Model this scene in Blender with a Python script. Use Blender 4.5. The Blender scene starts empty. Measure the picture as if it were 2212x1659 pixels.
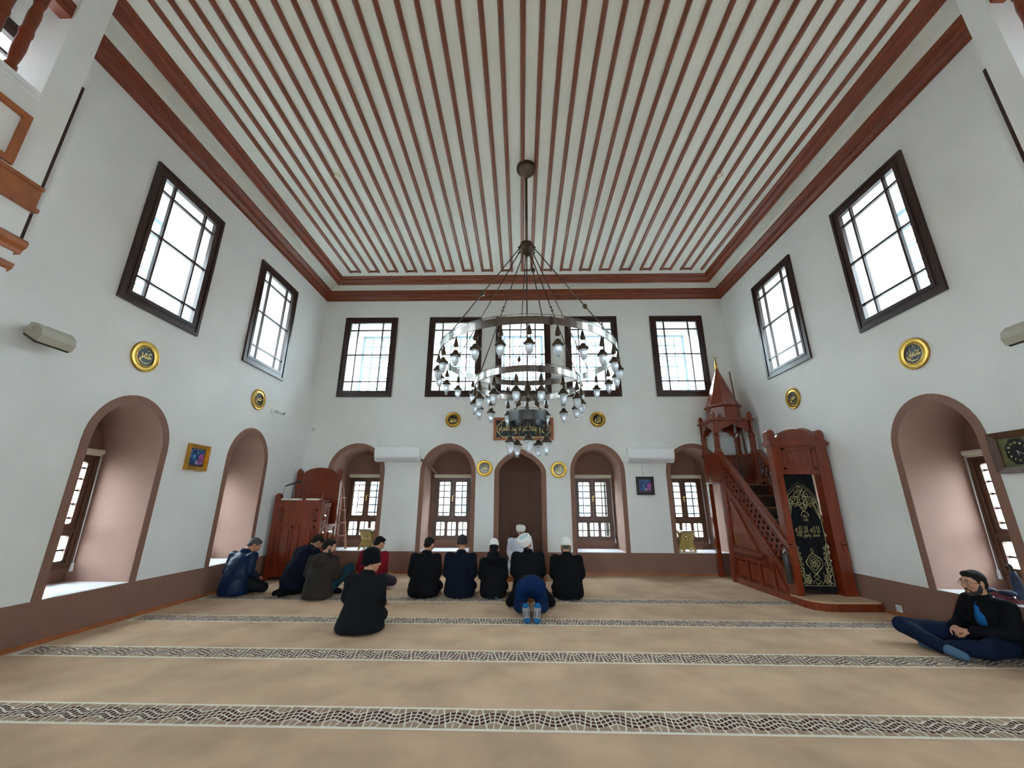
import bpy, bmesh, math, random
from mathutils import Vector, Matrix
from mathutils import noise as mnoise

random.seed(7)
PI = math.pi
SC = bpy.context.scene
COL = SC.collection

# ------------------------------------------------------------------ camera
cam_data = bpy.data.cameras.new('camera')
cam_data.sensor_width = 36.0
cam_data.sensor_fit = 'HORIZONTAL'
cam_data.lens = 14.173
cam_data.clip_start = 0.05
cam_data.clip_end = 200
cam = bpy.data.objects.new('camera', cam_data)
COL.objects.link(cam)
R_ = Vector((0.99973232, 0.02276659, 0.00411994))
U_ = Vector((0.00257258, -0.28635358, 0.95812056))
F_ = Vector((-0.0229929, 0.95785349, 0.2863355))
M_ = Matrix((R_, U_, -F_)).transposed().to_4x4()
M_.translation = Vector((-0.0184, 0.0, 1.4))
cam.matrix_world = M_
SC.camera = cam

# ------------------------------------------------------------------ world: even, slightly blue overcast sky
world = bpy.data.worlds.new('overcast_sky')
SC.world = world
world.use_nodes = True
nt = world.node_tree
bg = nt.nodes['Background']
# standard overcast sky: three times brighter overhead than at the horizon
_tc = nt.nodes.new('ShaderNodeTexCoord'); _sp = nt.nodes.new('ShaderNodeSeparateXYZ')
nt.links.new(_tc.outputs['Generated'], _sp.inputs[0])
_mr = nt.nodes.new('ShaderNodeMapRange'); _mr.inputs['From Min'].default_value = 0.0; _mr.inputs['From Max'].default_value = 1.0
_mr.inputs['To Min'].default_value = 0.85; _mr.inputs['To Max'].default_value = 1.45
nt.links.new(_sp.outputs['Z'], _mr.inputs['Value'])
nt.links.new(_mr.outputs['Result'], bg.inputs['Strength'])
bg.inputs['Color'].default_value = (0.80, 0.905, 1.0, 1)

# ------------------------------------------------------------------ exposure
SC.view_settings.view_transform = 'Standard'
SC.view_settings.look = 'None'
SC.view_settings.gamma = 1.0
SC.view_settings.use_curve_mapping = False
SC.view_settings.exposure = 5.38
try:
    SC.cycles.use_denoising = True
    SC.cycles.denoiser = 'OPENIMAGEDENOISE'
    SC.cycles.max_bounces = 14
    SC.cycles.diffuse_bounces = 8
    SC.cycles.transparent_max_bounces = 16
    SC.cycles.sample_clamp_indirect = 12.0
except Exception:
    pass

# room numbers (metres)
W, D, ZC = 5.007, 9.233, 6.74          # half width, depth of the qibla wall, ceiling height
YB = -3.6                              # rear wall, behind the camera
TH = 0.85                              # wall thickness
ZD = 0.435                             # top of the painted dado and height of the sills

def portal(name, loc, size_x, size_y, direction):
    L = bpy.data.lights.new(name, 'AREA')
    L.shape = 'RECTANGLE'; L.size = size_x; L.size_y = size_y
    L.energy = 1.0
    try: L.cycles.is_portal = True
    except Exception: pass
    o = bpy.data.objects.new(name, L); COL.objects.link(o)
    o.location = loc
    o.rotation_euler = Vector(direction).to_track_quat('-Z', 'Y').to_euler()
    return o

UPPER_BACK = [(-4.442, -3.121), (-2.315, -0.994), (-0.644, 0.700), (1.059, 2.351), (3.168, 4.450)]
UPPER_SIDE = [(2.03, 3.32), (4.33, 5.60), (6.65, 7.92)]
UPPER_REAR_SIDE = [(-2.6, -1.3), (-0.3, 1.0)]
UZ0, UZ1 = 3.845, 5.910
LOWER_BACK = [(-3.765, 0.655), (-1.675, 0.628), (1.680, 0.610), (3.830, 0.635)]     # centre, half width of the arch surround
LOWER_SIDE = [(2.68, 0.58), (5.02, 0.580), (7.345, 0.570)]
REAR_FILL = [(-3.0, -1.5), (1.5, 3.0)]  # unseen openings behind the camera, added to let in fill light
RZ0, RZ1 = 0.9, 3.1
for a, b in UPPER_BACK:
    portal('daylight_portal', ((a+b)/2, D+TH+0.06, (UZ0+UZ1)/2), b-a, UZ1-UZ0, (0, -1, 0))
for c, h in LOWER_BACK:
    portal('daylight_portal', (c, D+TH+0.06, 1.32), 0.86, 1.4, (0, -1, 0))
for a, b in UPPER_SIDE + UPPER_REAR_SIDE:
    for s in (-1, 1):
        portal('daylight_portal', (s*(W+TH+0.06), (a+b)/2, (UZ0+UZ1)/2), b-a, UZ1-UZ0, (-s, 0, 0))
for c, h in LOWER_SIDE:
    for s in (-1, 1):
        portal('daylight_portal', (s*(W+TH+0.06), c, 1.32), 0.86, 1.4, (-s, 0, 0))
for a, b in REAR_FILL:
    portal('daylight_portal', ((a+b)/2, YB-0.25, (RZ0+RZ1)/2), b-a, RZ1-RZ0, (0, 1, 0))

# ------------------------------------------------------------------ materials
MATS = {}
def mat(name, col, rough=0.6, metal=0.0, var=0.08, scale=6.0, stretch=None, bump=0.0, bscale=40.0, spec=0.5, coat=0.0):
    m = bpy.data.materials.new(name); m.use_nodes = True
    nt = m.node_tree; n = nt.nodes; l = nt.links
    b = n['Principled BSDF']
    b.inputs['Roughness'].default_value = rough
    b.inputs['Metallic'].default_value = metal
    b.inputs['Specular IOR Level'].default_value = spec
    if coat: b.inputs['Coat Weight'].default_value = coat; b.inputs['Coat Roughness'].default_value = 0.15
    tc = n.new('ShaderNodeTexCoord'); mp = n.new('ShaderNodeMapping')
    l.new(tc.outputs['Object'], mp.inputs['Vector'])
    if stretch: mp.inputs['Scale'].default_value = stretch
    no = n.new('ShaderNodeTexNoise'); no.inputs['Scale'].default_value = scale; no.inputs['Detail'].default_value = 4
    l.new(mp.outputs['Vector'], no.inputs['Vector'])
    cr = n.new('ShaderNodeValToRGB')
    cr.color_ramp.elements[0].position = 0.3; cr.color_ramp.elements[1].position = 0.7
    cr.color_ramp.elements[0].color = [c*(1-var) for c in col] + [1]
    cr.color_ramp.elements[1].color = [min(1, c*(1+var)) for c in col] + [1]
    l.new(no.outputs['Fac'], cr.inputs['Fac'])
    l.new(cr.outputs['Color'], b.inputs['Base Color'])
    if bump:
        nb = n.new('ShaderNodeTexNoise'); nb.inputs['Scale'].default_value = bscale; nb.inputs['Detail'].default_value = 3
        l.new(mp.outputs['Vector'], nb.inputs['Vector'])
        bp = n.new('ShaderNodeBump'); bp.inputs['Strength'].default_value = bump; bp.inputs['Distance'].default_value = 0.01
        l.new(nb.outputs['Fac'], bp.inputs['Height']); l.new(bp.outputs['Normal'], b.inputs['Normal'])
    MATS[name] = m
    return m

M = {}
M['plaster'] = mat('white_plaster', (0.74, 0.745, 0.73), 0.85, var=0.035, scale=1.6, bump=0.25, bscale=18)
M['ceil'] = mat('ceiling_paint', (0.66, 0.66, 0.61), 0.75, var=0.03, scale=1.2)
M['brown'] = mat('brown_plaster', (0.225, 0.115, 0.082), 0.8, var=0.06, scale=3, bump=0.2, bscale=25)
M['recess'] = mat('lit_brown_plaster', (0.305, 0.178, 0.135), 0.8, var=0.05, scale=3, bump=0.2, bscale=25)  # brown plaster lightened, window light on the recess lining put into the colour
M['mihrab'] = mat('dark_brown_plaster', (0.110, 0.052, 0.036), 0.8, var=0.08, scale=3, bump=0.2, bscale=25)
M['cornice'] = mat('red_brown_wood', (0.175, 0.034, 0.011), 0.38, var=0.22, scale=5, stretch=(1, 1, 6), bump=0.05)
M['batten'] = mat('batten_wood', (0.175, 0.046, 0.020), 0.4, var=0.2, scale=5, stretch=(8, 0.7, 8))
M['frame'] = mat('dark_walnut', (0.026, 0.008, 0.006), 0.32, var=0.25, scale=9, stretch=(6, 6, 1))
M['sash'] = mat('brown_sash_wood', (0.085, 0.036, 0.020), 0.42, var=0.2, scale=9, stretch=(6, 6, 1))
M['outer'] = mat('grey_green_paint', (0.30, 0.38, 0.42), 0.5, var=0.05)
M['white'] = mat('white_paint', (0.80, 0.81, 0.82), 0.35, var=0.02)
M['marble'] = mat('white_marble', (0.80, 0.83, 0.86), 0.22, var=0.04, scale=3)
M['cream'] = mat('cream_plastic', (0.62, 0.58, 0.44), 0.45, var=0.03)
M['grey_beige'] = mat('beige_plastic', (0.42, 0.40, 0.33), 0.5, var=0.03)
M['black'] = mat('black_plastic', (0.012, 0.012, 0.013), 0.4, var=0.1)
M['grey'] = mat('grey_plastic', (0.22, 0.23, 0.24), 0.45, var=0.05)
M['chrome'] = mat('chrome', (0.75, 0.75, 0.75), 0.15, 1.0, var=0.02)
M['pulpit'] = mat('pulpit_mahogany', (0.165, 0.025, 0.007), 0.24, var=0.25, scale=4, stretch=(5, 5, 0.8), coat=0.3)
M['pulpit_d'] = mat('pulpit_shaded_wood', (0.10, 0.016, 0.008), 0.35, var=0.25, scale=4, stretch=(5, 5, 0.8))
M['gold'] = mat('gold_leaf', (0.46, 0.28, 0.055), 0.27, 0.95, var=0.12, scale=14)
M['goldp'] = mat('gold_paint', (0.72, 0.55, 0.20), 0.4, 0.35, var=0.12, scale=14)
M['gold_thread'] = mat('gold_thread', (0.30, 0.25, 0.11), 0.55, 0.2, var=0.2, scale=60)
M['ink'] = mat('black_lacquer', (0.008, 0.009, 0.008), 0.22, var=0.1)
M['signgreen'] = mat('dark_green_board', (0.004, 0.018, 0.022), 0.4, var=0.1)
M['signwood'] = mat('orange_brown_wood', (0.33, 0.105, 0.035), 0.4, var=0.2, scale=6)
M['bronze'] = mat('antique_bronze', (0.085, 0.060, 0.040), 0.35, 0.8, var=0.15)
M['steel'] = mat('brushed_steel', (0.29, 0.275, 0.25), 0.24, 1.0, var=0.05)
M['darksteel'] = mat('dark_steel', (0.10, 0.10, 0.10), 0.35, 1.0, var=0.1)
M['rahle'] = mat('pale_beech', (0.45, 0.33, 0.10), 0.5, var=0.12, scale=8)
M['paper'] = mat('paper', (0.80, 0.76, 0.66), 0.7, var=0.03)
M['velvet'] = mat('black_velvet', (0.006, 0.006, 0.008), 0.85, var=0.3, scale=20, spec=0.2)
M['stairc'] = mat('dark_stair_carpet', (0.035, 0.013, 0.009), 0.9, var=0.2, scale=20)
M['stairn'] = mat('brass_strip', (0.30, 0.15, 0.07), 0.35, 0.6)
M['facade'] = mat('facade_render', (0.17, 0.155, 0.135), 0.85, var=0.05)
M['facade_w'] = mat('facade_window', (0.05, 0.07, 0.09), 0.2, var=0.1)
M['ground'] = mat('pale_paving', (0.26, 0.25, 0.225), 0.9, var=0.1, scale=2)
M['roof'] = mat('clay_roof', (0.42, 0.22, 0.15), 0.85, var=0.15, scale=6)

def glassmat(name, tint, gloss=0.07, rough=0.03):
    m = bpy.data.materials.new(name); m.use_nodes = True
    nt = m.node_tree; n = nt.nodes; l = nt.links
    n.remove(n['Principled BSDF'])
    out = n['Material Output']
    t = n.new('ShaderNodeBsdfTransparent'); t.inputs['Color'].default_value = (*tint, 1)
    g = n.new('ShaderNodeBsdfGlossy'); g.inputs['Roughness'].default_value = rough
    mx = n.new('ShaderNodeMixShader'); mx.inputs['Fac'].default_value = gloss
    l.new(t.outputs[0], mx.inputs[1]); l.new(g.outputs[0], mx.inputs[2]); l.new(mx.outputs[0], out.inputs['Surface'])
    MATS[name] = m
    return m
M['glass'] = glassmat('window_glass', (0.93, 0.97, 0.97))
M['frost'] = mat('frosted_glass', (0.70, 0.74, 0.78), 0.35, var=0.02)
M['frost'].node_tree.nodes['Principled BSDF'].inputs['Transmission Weight'].default_value = 0.45
M['clear'] = glassmat('clear_glass', (0.86, 0.92, 0.95), 0.25, 0.05)

# carpet: fawn pile with soft blotches
m = mat('fawn_carpet', (0.53, 0.362, 0.238), 0.95, var=0.17, scale=1.9, bump=0.5, bscale=260, spec=0.15)
M['carpet'] = m
M['cream_pile'] = mat('cream_pile', (0.72, 0.68, 0.56), 0.95, var=0.06, scale=30, bump=0.4, bscale=260, spec=0.1)
M['maroon_pile'] = mat('maroon_pile', (0.075, 0.026, 0.022), 0.95, var=0.2, scale=30, spec=0.1)
M['tan_pile'] = mat('tan_pile', (0.33, 0.235, 0.165), 0.95, var=0.15, scale=10, spec=0.1)

# ------------------------------------------------------------------ mesh builder
class MB:
    def __init__(s):
        s.v = []; s.f = []; s.mi = []; s.sm = []
    def add(s, vs, fs, smooth=False, m=0):
        o = len(s.v)
        s.v += [tuple(v) for v in vs]
        for f in fs:
            s.f.append([i+o for i in f]); s.mi.append(m); s.sm.append(smooth)
        return s
    def box(s, a, b, m=0):
        x0, y0, z0 = [min(p, q) for p, q in zip(a, b)]; x1, y1, z1 = [max(p, q) for p, q in zip(a, b)]
        return s.add([(x0,y0,z0),(x1,y0,z0),(x1,y1,z0),(x0,y1,z0),(x0,y0,z1),(x1,y0,z1),(x1,y1,z1),(x0,y1,z1)],
                     [(0,3,2,1),(4,5,6,7),(0,1,5,4),(1,2,6,5),(2,3,7,6),(3,0,4,7)], m=m)
    def hexa(s, P, m=0, smooth=False):      # eight corners, same order as box
        return s.add(P, [(0,3,2,1),(4,5,6,7),(0,1,5,4),(1,2,6,5),(2,3,7,6),(3,0,4,7)], smooth, m)
    def beam(s, p0, p1, w, h, up=(0,0,1), m=0):    # square bar from p0 to p1
        p0 = Vector(p0); p1 = Vector(p1); d = (p1-p0).normalized(); up = Vector(up)
        sd = d.cross(up)
        if sd.length < 1e-4: sd = d.cross(Vector((0,1,0)))
        sd.normalize(); u = sd.cross(d)
        P = []
        for p in (p0, p1):
            P += [p - sd*w/2 - u*h/2, p + sd*w/2 - u*h/2, p + sd*w/2 + u*h/2, p - sd*w/2 + u*h/2]
        return s.add(P, [(0,1,2,3),(7,6,5,4),(0,4,5,1),(1,5,6,2),(2,6,7,3),(3,7,4,0)], m=m)
    def prism(s, poly, d0, d1, fn, m=0, smooth=False):    # 2D polygon swept from d0 to d1, fn(u, v, d) -> point
        n = len(poly)
        vs = [fn(u, v, d0) for u, v in poly] + [fn(u, v, d1) for u, v in poly]
        fs = [tuple(range(n))[::-1], tuple(range(n, 2*n))]
        s.add(vs, fs, False, m)
        o = len(s.v) - 2*n
        for i in range(n):
            j = (i+1) % n
            s.f.append([o+i, o+j, o+n+j, o+n+i]); s.mi.append(m); s.sm.append(smooth)
        return s
    def lathe(s, prof, c=(0,0,0), n=24, axis='z', m=0, cap=True, R=None, smooth=True):
        c = Vector(c); vs = []; fs = []
        for r, z in prof:
            for k in range(n):
                a = 2*PI*k/n
                p = Vector((r*math.cos(a), r*math.sin(a), z))
                if axis == 'y': p = Vector((p.x, -p.z, p.y))
                elif axis == '-x': p = Vector((-p.z, p.x, p.y))
                elif axis == 'x': p = Vector((p.z, p.x, p.y))
                if R is not None: p = R @ p
                vs.append(c+p)
        for i in range(len(prof)-1):
            for k in range(n):
                j = (k+1) % n
                fs.append((i*n+k, i*n+j, (i+1)*n+j, (i+1)*n+k))
        s.add(vs, fs, smooth, m)
        if cap:
            o = len(s.v) - len(vs)
            for base in (0, (len(prof)-1)*n):
                s.f.append([o+base+k for k in range(n)]); s.mi.append(m); s.sm.append(False)
        return s
    def cyl(s, p0, p1, r0, r1=None, n=12, m=0, smooth=True):
        r1 = r0 if r1 is None else r1
        p0 = Vector(p0); p1 = Vector(p1); d = (p1-p0)
        q = d.to_track_quat('Z', 'Y').to_matrix()
        return s.lathe([(r0, 0), (r1, d.length)], p0, n, 'z', m, True, q, smooth)
    def tube(s, pts, r, n=8, m=0):
        pts = [Vector(p) for p in pts]; rings = []
        prev = None
        for i, p in enumerate(pts):
            d = (pts[min(i+1, len(pts)-1)] - pts[max(i-1, 0)]).normalized()
            a = prev - d*prev.dot(d) if prev is not None else d.orthogonal()
            if a.length < 1e-5: a = d.orthogonal()
            a.normalize(); prev = a; b = d.cross(a)
            rr = r[i] if isinstance(r, (list, tuple)) else r
            rings.append([p + (a*math.cos(2*PI*k/n) + b*math.sin(2*PI*k/n))*rr for k in range(n)])
        return s.rings(rings, m=m)
    def rings(s, rings, m=0, smooth=True, cap=True):
        n = len(rings[0]); vs = [v for r in rings for v in r]; fs = []
        for i in range(len(rings)-1):
            for k in range(n):
                j = (k+1) % n
                fs.append((i*n+k, i*n+j, (i+1)*n+j, (i+1)*n+k))
        s.add(vs, fs, smooth, m); o = len(s.v)-len(vs)
        if cap:
            s.f.append([o+k for k in range(n)][::-1]); s.mi.append(m); s.sm.append(False)
            s.f.append([o+(len(rings)-1)*n+k for k in range(n)]); s.mi.append(m); s.sm.append(False)
        return s
    def ell(s, c, r, R=None, nu=16, nv=10, m=0):
        c = Vector(c); rings = []
        for i in range(nv+1):
            t = PI*(i+0.0)/nv
            t = min(max(t, 0.03), PI-0.03)
            ring = []
            for k in range(nu):
                a = 2*PI*k/nu
                p = Vector((r[0]*math.sin(t)*math.cos(a), r[1]*math.sin(t)*math.sin(a), -r[2]*math.cos(t)))
                if R is not None: p = R @ p
                ring.append(c+p)
            rings.append(ring)
        return s.rings(rings, m=m)
    def cap(s, p0, p1, r0, r1, n=14, m=0, flat=None, fdir=None):     # tapered capsule; flat squashes along fdir
        p0 = Vector(p0); p1 = Vector(p1); d = p1-p0; L = d.length; d.normalize()
        a = Vector(fdir) if fdir is not None else d.orthogonal()
        a = a - d*a.dot(d)
        if a.length < 1e-5: a = d.orthogonal()
        a.normalize(); b = d.cross(a); fl = flat or 1.0
        rings = []
        for t in (-88, -60, -30, 0): rings.append((r0*math.sin(math.radians(t)), r0*math.cos(math.radians(t))))
        for t in (0, 30, 60, 88): rings.append((L + r1*math.sin(math.radians(t)), r1*math.cos(math.radians(t))))
        return s.rings([[p0 + d*z + (a*math.cos(2*PI*k/n)*fl + b*math.sin(2*PI*k/n))*r for k in range(n)] for z, r in rings], m=m)
    def loft(s, secs, n=20, m=0):     # sections (centre, rx, ry) stacked, each level in its own xy plane
        return s.rings([[Vector(c) + Vector((rx*math.cos(2*PI*k/n), ry*math.sin(2*PI*k/n), 0)) for k in range(n)] for c, rx, ry in secs], m=m)
    def ribbon(s, pts, w, fn, d0, d1, m=0, closed=False):   # flat strip along 2D points, given thickness
        P = [Vector((p[0], p[1])) for p in pts]; n = len(P); Lf = []; Rt = []
        for i in range(n):
            a = P[i-1] if (closed or i > 0) else P[i]; b = P[(i+1) % n] if (closed or i < n-1) else P[i]
            t = b-a
            if t.length < 1e-9: t = Vector((1, 0))
            t.normalize(); nn = Vector((-t.y, t.x))
            ww = w[i] if isinstance(w, (list, tuple)) else w
            Lf.append(P[i]+nn*ww/2); Rt.append(P[i]-nn*ww/2)
        vs = []
        for i in range(n):
            vs += [fn(Lf[i].x, Lf[i].y, d0), fn(Rt[i].x, Rt[i].y, d0), fn(Rt[i].x, Rt[i].y, d1), fn(Lf[i].x, Lf[i].y, d1)]
        fs = []
        for i in range(n if closed else n-1):
            j = (i+1) % n
            for k in range(4):
                kk = (k+1) % 4
                fs.append((i*4+k, j*4+k, j*4+kk, i*4+kk))
        if not closed: fs += [(0,1,2,3), tuple((n-1)*4+k for k in (3,2,1,0))]
        return s.add(vs, fs, False, m)
    def mesh(s, name, mats, off=(0,0,0), recalc=True):
        me = bpy.data.meshes.new(name)
        off = Vector(off)
        me.from_pydata([Vector(v)-off for v in s.v], [], s.f)
        for mm in (mats if isinstance(mats, (list, tuple)) else [mats]): me.materials.append(mm)
        me.polygons.foreach_set('material_index', s.mi)
        me.polygons.foreach_set('use_smooth', s.sm)
        me.update()
        if recalc:
            bm = bmesh.new(); bm.from_mesh(me)
            bmesh.ops.recalc_face_normals(bm, faces=bm.faces)
            bm.to_mesh(me); bm.free()
        return me

WL = {}
def link(name, data, parent=None, loc=(0,0,0)):
    o = bpy.data.objects.new(name, data); COL.objects.link(o)
    o.location = loc
    if parent is not None: o.parent = parent
    return o
def build(name, mb, mats, parent=None, origin=None, recalc=True):
    """one mesh object; vertices are given in room coordinates"""
    if parent is not None:
        w = WL.get(parent.name, Vector((0,0,0)))
        o = link(name, mb.mesh(name, mats, w, recalc), parent); WL[o.name] = w
    else:
        w = Vector(origin) if origin is not None else Vector((0,0,0))
        o = link(name, mb.mesh(name, mats, w, recalc), None, w); WL[o.name] = w
    return o
def thing(name, label, cat, loc, group=None):
    o = link(name, None, None, loc); o.empty_display_size = 0.1
    WL[o.name] = Vector(loc); tag(o, label, cat, group)
    return o
def tag(o, label, cat, group=None):
    o['label'] = label; o['category'] = cat
    if group: o['group'] = group
    return o
def struct(o, label=None):
    o['kind'] = 'structure'
    if label: o['label'] = label
    return o
def struct_empty(name, loc, label=None):
    o = link(name, None, None, loc); o.empty_display_size = 0.1; WL[o.name] = Vector(loc)
    return struct(o, label)

def arch_pts(c, hw, zs, zt, n=20, pointed=0.0):
    """profile of an arch head, left to right"""
    P = []
    for i in range(n+1):
        a = PI - PI*i/n
        x = math.cos(a); z = math.sin(a)
        if pointed: z = z**(1.0) * (1 - pointed) + pointed*(1-abs(x))**0.9
        P.append((c + hw*x, zs + (zt-zs)*z))
    return P
def face_map(side):
    """wall coordinates (u along, z up, d out of the wall into its thickness) -> room"""
    if side == 'back': return lambda u, z, d: (u, D+d, z)
    if side == 'left': return lambda u, z, d: (-W-d, u, z)
    if side == 'right': return lambda u, z, d: (W+d, u, z)
    if side == 'rear': return lambda u, z, d: (u, YB-d, z)
def wall_face(mb, u0, u1, z0, z1, holes, fn, d=0.0, m=0):
    """flat wall with holes: hole = (z bottom, [(u, z top) ...])"""
    us = {u0, u1}
    for lo, pr in holes:
        for u, z in pr: us.add(round(u, 5))
    us = sorted(u for u in us if u0-1e-6 <= u <= u1+1e-6)
    def top(pr, u):
        for (a, za), (b, zb) in zip(pr, pr[1:]):
            if a-1e-6 <= u <= b+1e-6:
                return za if abs(b-a) < 1e-9 else za + (zb-za)*(u-a)/(b-a)
        return None
    for a, b in zip(us, us[1:]):
        if b-a < 1e-5: continue
        mid = (a+b)/2; cuts = []
        for lo, pr in holes:
            if pr[0][0] < mid < pr[-1][0]:
                e = (b-a)*1e-4
                cuts.append((lo, top(pr, a+e), top(pr, b-e)))
        cuts.sort()
        pa = pb = z0
        for lo, ta, tb in cuts:
            if lo - pa > 1e-4 or lo - pb > 1e-4:
                mb.add([fn(a, pa, d), fn(b, pb, d), fn(b, lo, d), fn(a, lo, d)], [(0,1,2,3)], m=m)
            pa, pb = ta, tb
        if z1 - pa > 1e-4 or z1 - pb > 1e-4:
            mb.add([fn(a, pa, d), fn(b, pb, d), fn(b, z1, d), fn(a, z1, d)], [(0,1,2,3)], m=m)
# ================================================================== THE SHELL
floor_mb = MB().add([(-W-0.01, YB, 0), (W+0.01, YB, 0), (W+0.01, D+0.01, 0), (-W-0.01, D+0.01, 0)], [(0,1,2,3)])
floor = struct(build('floor', floor_mb, M['carpet']), 'wall-to-wall fawn carpet with cream and maroon woven bands')

# woven bands: cream ground, maroon braid, tan corner cells (flat print lying in the pile)
def carpet_band(yc):
    hw = 0.152; U = 0.272; x0, x1 = -4.93, 4.93
    mb = MB()
    mb.add([(x0, yc-hw, 0.0015), (x1, yc-hw, 0.0015), (x1, yc+hw, 0.0015), (x0, yc+hw, 0.0015)], [(0,1,2,3)], m=0)
    n = int((x1-x0)/U)
    off = (x1-x0-n*U)/2
    def wv(t): return 0.23*math.sin(2*PI*t)
    H = hw-0.02
    def quad(P, m):
        c = sum((Vector((p[0], p[1], 0)) for p in P), Vector())/4
        vs = []
        for p in P:
            d = Vector((p[0], p[1], 0))-c
            L = d.length
            d = d*(1-0.0072/max(L, 0.012)) if L > 0.012 else d*0.4
            vs.append((c.x+d.x, c.y+d.y, 0.0025))
        mb.add(vs, [(0,1,2,3)], m=m)
    for i in range(n):
        bx = x0+off+i*U
        K = 8
        for k in range(K):
            t0, t1 = k/K, (k+1)/K
            sl0 = 0.11*math.cos(2*PI*t0); sl1 = 0.11*math.cos(2*PI*t1)
            def pt(t, v, sl): return (bx+U*(t - sl*(v-wv(t))), yc+H*max(-0.97, min(0.97, v)))
            for a, b_ in ((0.165, 0.49), (-0.16, 0.16), (-0.49, -0.165)):
                quad([pt(t0, wv(t0)+a, sl0), pt(t1, wv(t1)+a, sl1), pt(t1, wv(t1)+b_, sl1), pt(t0, wv(t0)+b_, sl0)], 1)
            if k % 2 == 0:                       # fawn cells beside the braid, two braid cells wide
                t2 = (k+2)/K; sl2 = 0.11*math.cos(2*PI*t2)
                for sg in (1, -1):
                    if sg*wv(t1)+0.5 < 0.86: quad([pt(t0, wv(t0)+sg*0.50, sl0), pt(t2, wv(t2)+sg*0.50, sl2), pt(t2, sg*0.97, sl2), pt(t0, sg*0.97, sl0)], 2)
    o = build('patterned_band', mb, [M['cream_pile'], M['maroon_pile'], M['tan_pile']], floor, recalc=False)
    o['kind'] = 'stuff'
    return o
for yc in (2.11, 3.27, 4.46, 5.665, 6.83):
    carpet_band(yc)

ZS, ZT = 2.10, 2.742                   # springing and crown of the niche arches
BW = 0.098                             # width of the painted arch surround
MIH = (-0.048, 0.580)
def inner_arch(c, h): return arch_pts(c, h-BW, ZS, ZT-BW, 22)
def outer_arch(c, h): return arch_pts(c, h, ZS, ZT, 22)
def mih_in(n=24): return arch_pts(MIH[0], MIH[1]-BW-0.012, ZS-0.01, 2.507, n, 0.45)
def mih_out(n=24): return arch_pts(MIH[0], MIH[1], ZS-0.01, 2.633, n, 0.45)
UM = 0.14                              # width of the dark upper window casing
def upper_hole(a, b): return (UZ0+UM, [(a+UM, UZ1-UM), (b-UM, UZ1-UM)])

def make_wall(side, name, u0, u1, uppers, lowers, label, mihrab=False):
    fn = face_map(side); mb = MB()
    holes = [upper_hole(a, b) for a, b in uppers] + [(ZD, inner_arch(c, h)) for c, h in lowers]
    if mihrab: holes.append((0.0, mih_in()))
    wall_face(mb, u0, u1, 0, ZC+0.3, holes, fn)
    w = struct(build(name, mb, M['plaster']), label)
    # painted dado, a hair proud of the plaster
    mb = MB(); px = 0.006
    segs = [(u0, u1)]
    if mihrab: segs = [(u0, MIH[0]-MIH[1]), (MIH[0]+MIH[1], u1)]
    for a, b in segs:
        mb.prism([(a, 0), (b, 0), (b, ZD-0.004), (a, ZD-0.004)], -px, 0.001, fn)
    build('dado', mb, M['brown'], w)
    for c, h in lowers:
        mb = MB(); o = outer_arch(c, h); i = inner_arch(c, h)
        o = [(c-h, ZD-0.005)] + o + [(c+h, ZD-0.005)]; i = [(c-h+BW, ZD-0.005)] + i + [(c+h-BW, ZD-0.005)]
        n = len(o)
        vs = [fn(u, z, -px) for u, z in o] + [fn(u, z, -px) for u, z in i] + [fn(u, z, 0.001) for u, z in o] + [fn(u, z, 0.001) for u, z in i]
        fs = []
        for k in range(n-1):
            fs += [(k, k+1, n+k+1, n+k), (k, 2*n+k, 2*n+k+1, k+1), (n+k, n+k+1, 3*n+k+1, 3*n+k)]
        mb.add(vs, fs); build('arch_surround', mb, M['brown'], w)
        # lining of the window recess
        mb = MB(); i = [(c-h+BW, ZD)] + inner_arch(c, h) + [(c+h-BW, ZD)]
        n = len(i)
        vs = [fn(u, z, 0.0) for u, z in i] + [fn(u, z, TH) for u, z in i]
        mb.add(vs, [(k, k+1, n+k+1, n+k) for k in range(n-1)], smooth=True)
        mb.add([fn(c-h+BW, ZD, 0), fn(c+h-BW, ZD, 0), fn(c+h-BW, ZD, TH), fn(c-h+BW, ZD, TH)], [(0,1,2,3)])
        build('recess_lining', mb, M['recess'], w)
        mb = MB(); cw = c
        hole = (0.60, [(cw-0.445, 2.03), (cw+0.445, 2.03)])
        ia = inner_arch(c, h)
        def top(u):
            for (a, za), (b, zb) in zip(ia, ia[1:]):
                if a-1e-6 <= u <= b+1e-6: return za+(zb-za)*(u-a)/max(1e-9, b-a)
            return ZS
        us = sorted({p[0] for p in ia} | {cw-0.445, cw+0.445})
        us = [u for u in us if c-h+BW-1e-6 <= u <= c+h-BW+1e-6]
        for a, b in zip(us, us[1:]):
            if b-a < 1e-5: continue
            if cw-0.445 < (a+b)/2 < cw+0.445:
                mb.add([fn(a, ZD, TH), fn(b, ZD, TH), fn(b, 0.60, TH), fn(a, 0.60, TH)], [(0,1,2,3)])
                mb.add([fn(a, 2.03, TH), fn(b, 2.03, TH), fn(b, top(b), TH), fn(a, top(a), TH)], [(0,1,2,3)])
            else:
                mb.add([fn(a, ZD, TH), fn(b, ZD, TH), fn(b, top(b), TH), fn(a, top(a), TH)], [(0,1,2,3)])
        build('recess_back', mb, M['brown'], w)
    for a, b in uppers:
        mb = MB(); a2, b2, z0, z1 = a+UM, b-UM, UZ0+UM, UZ1-UM
        P = [(a2, z0), (b2, z0), (b2, z1), (a2, z1)]
        mb.add([fn(u, z, 0) for u, z in P] + [fn(u, z, TH) for u, z in P], [(0,1,5,4), (1,2,6,5), (2,3,7,6), (3,0,4,7)])
        build('window_reveal', mb, M['plaster'], w)
    return w

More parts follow.
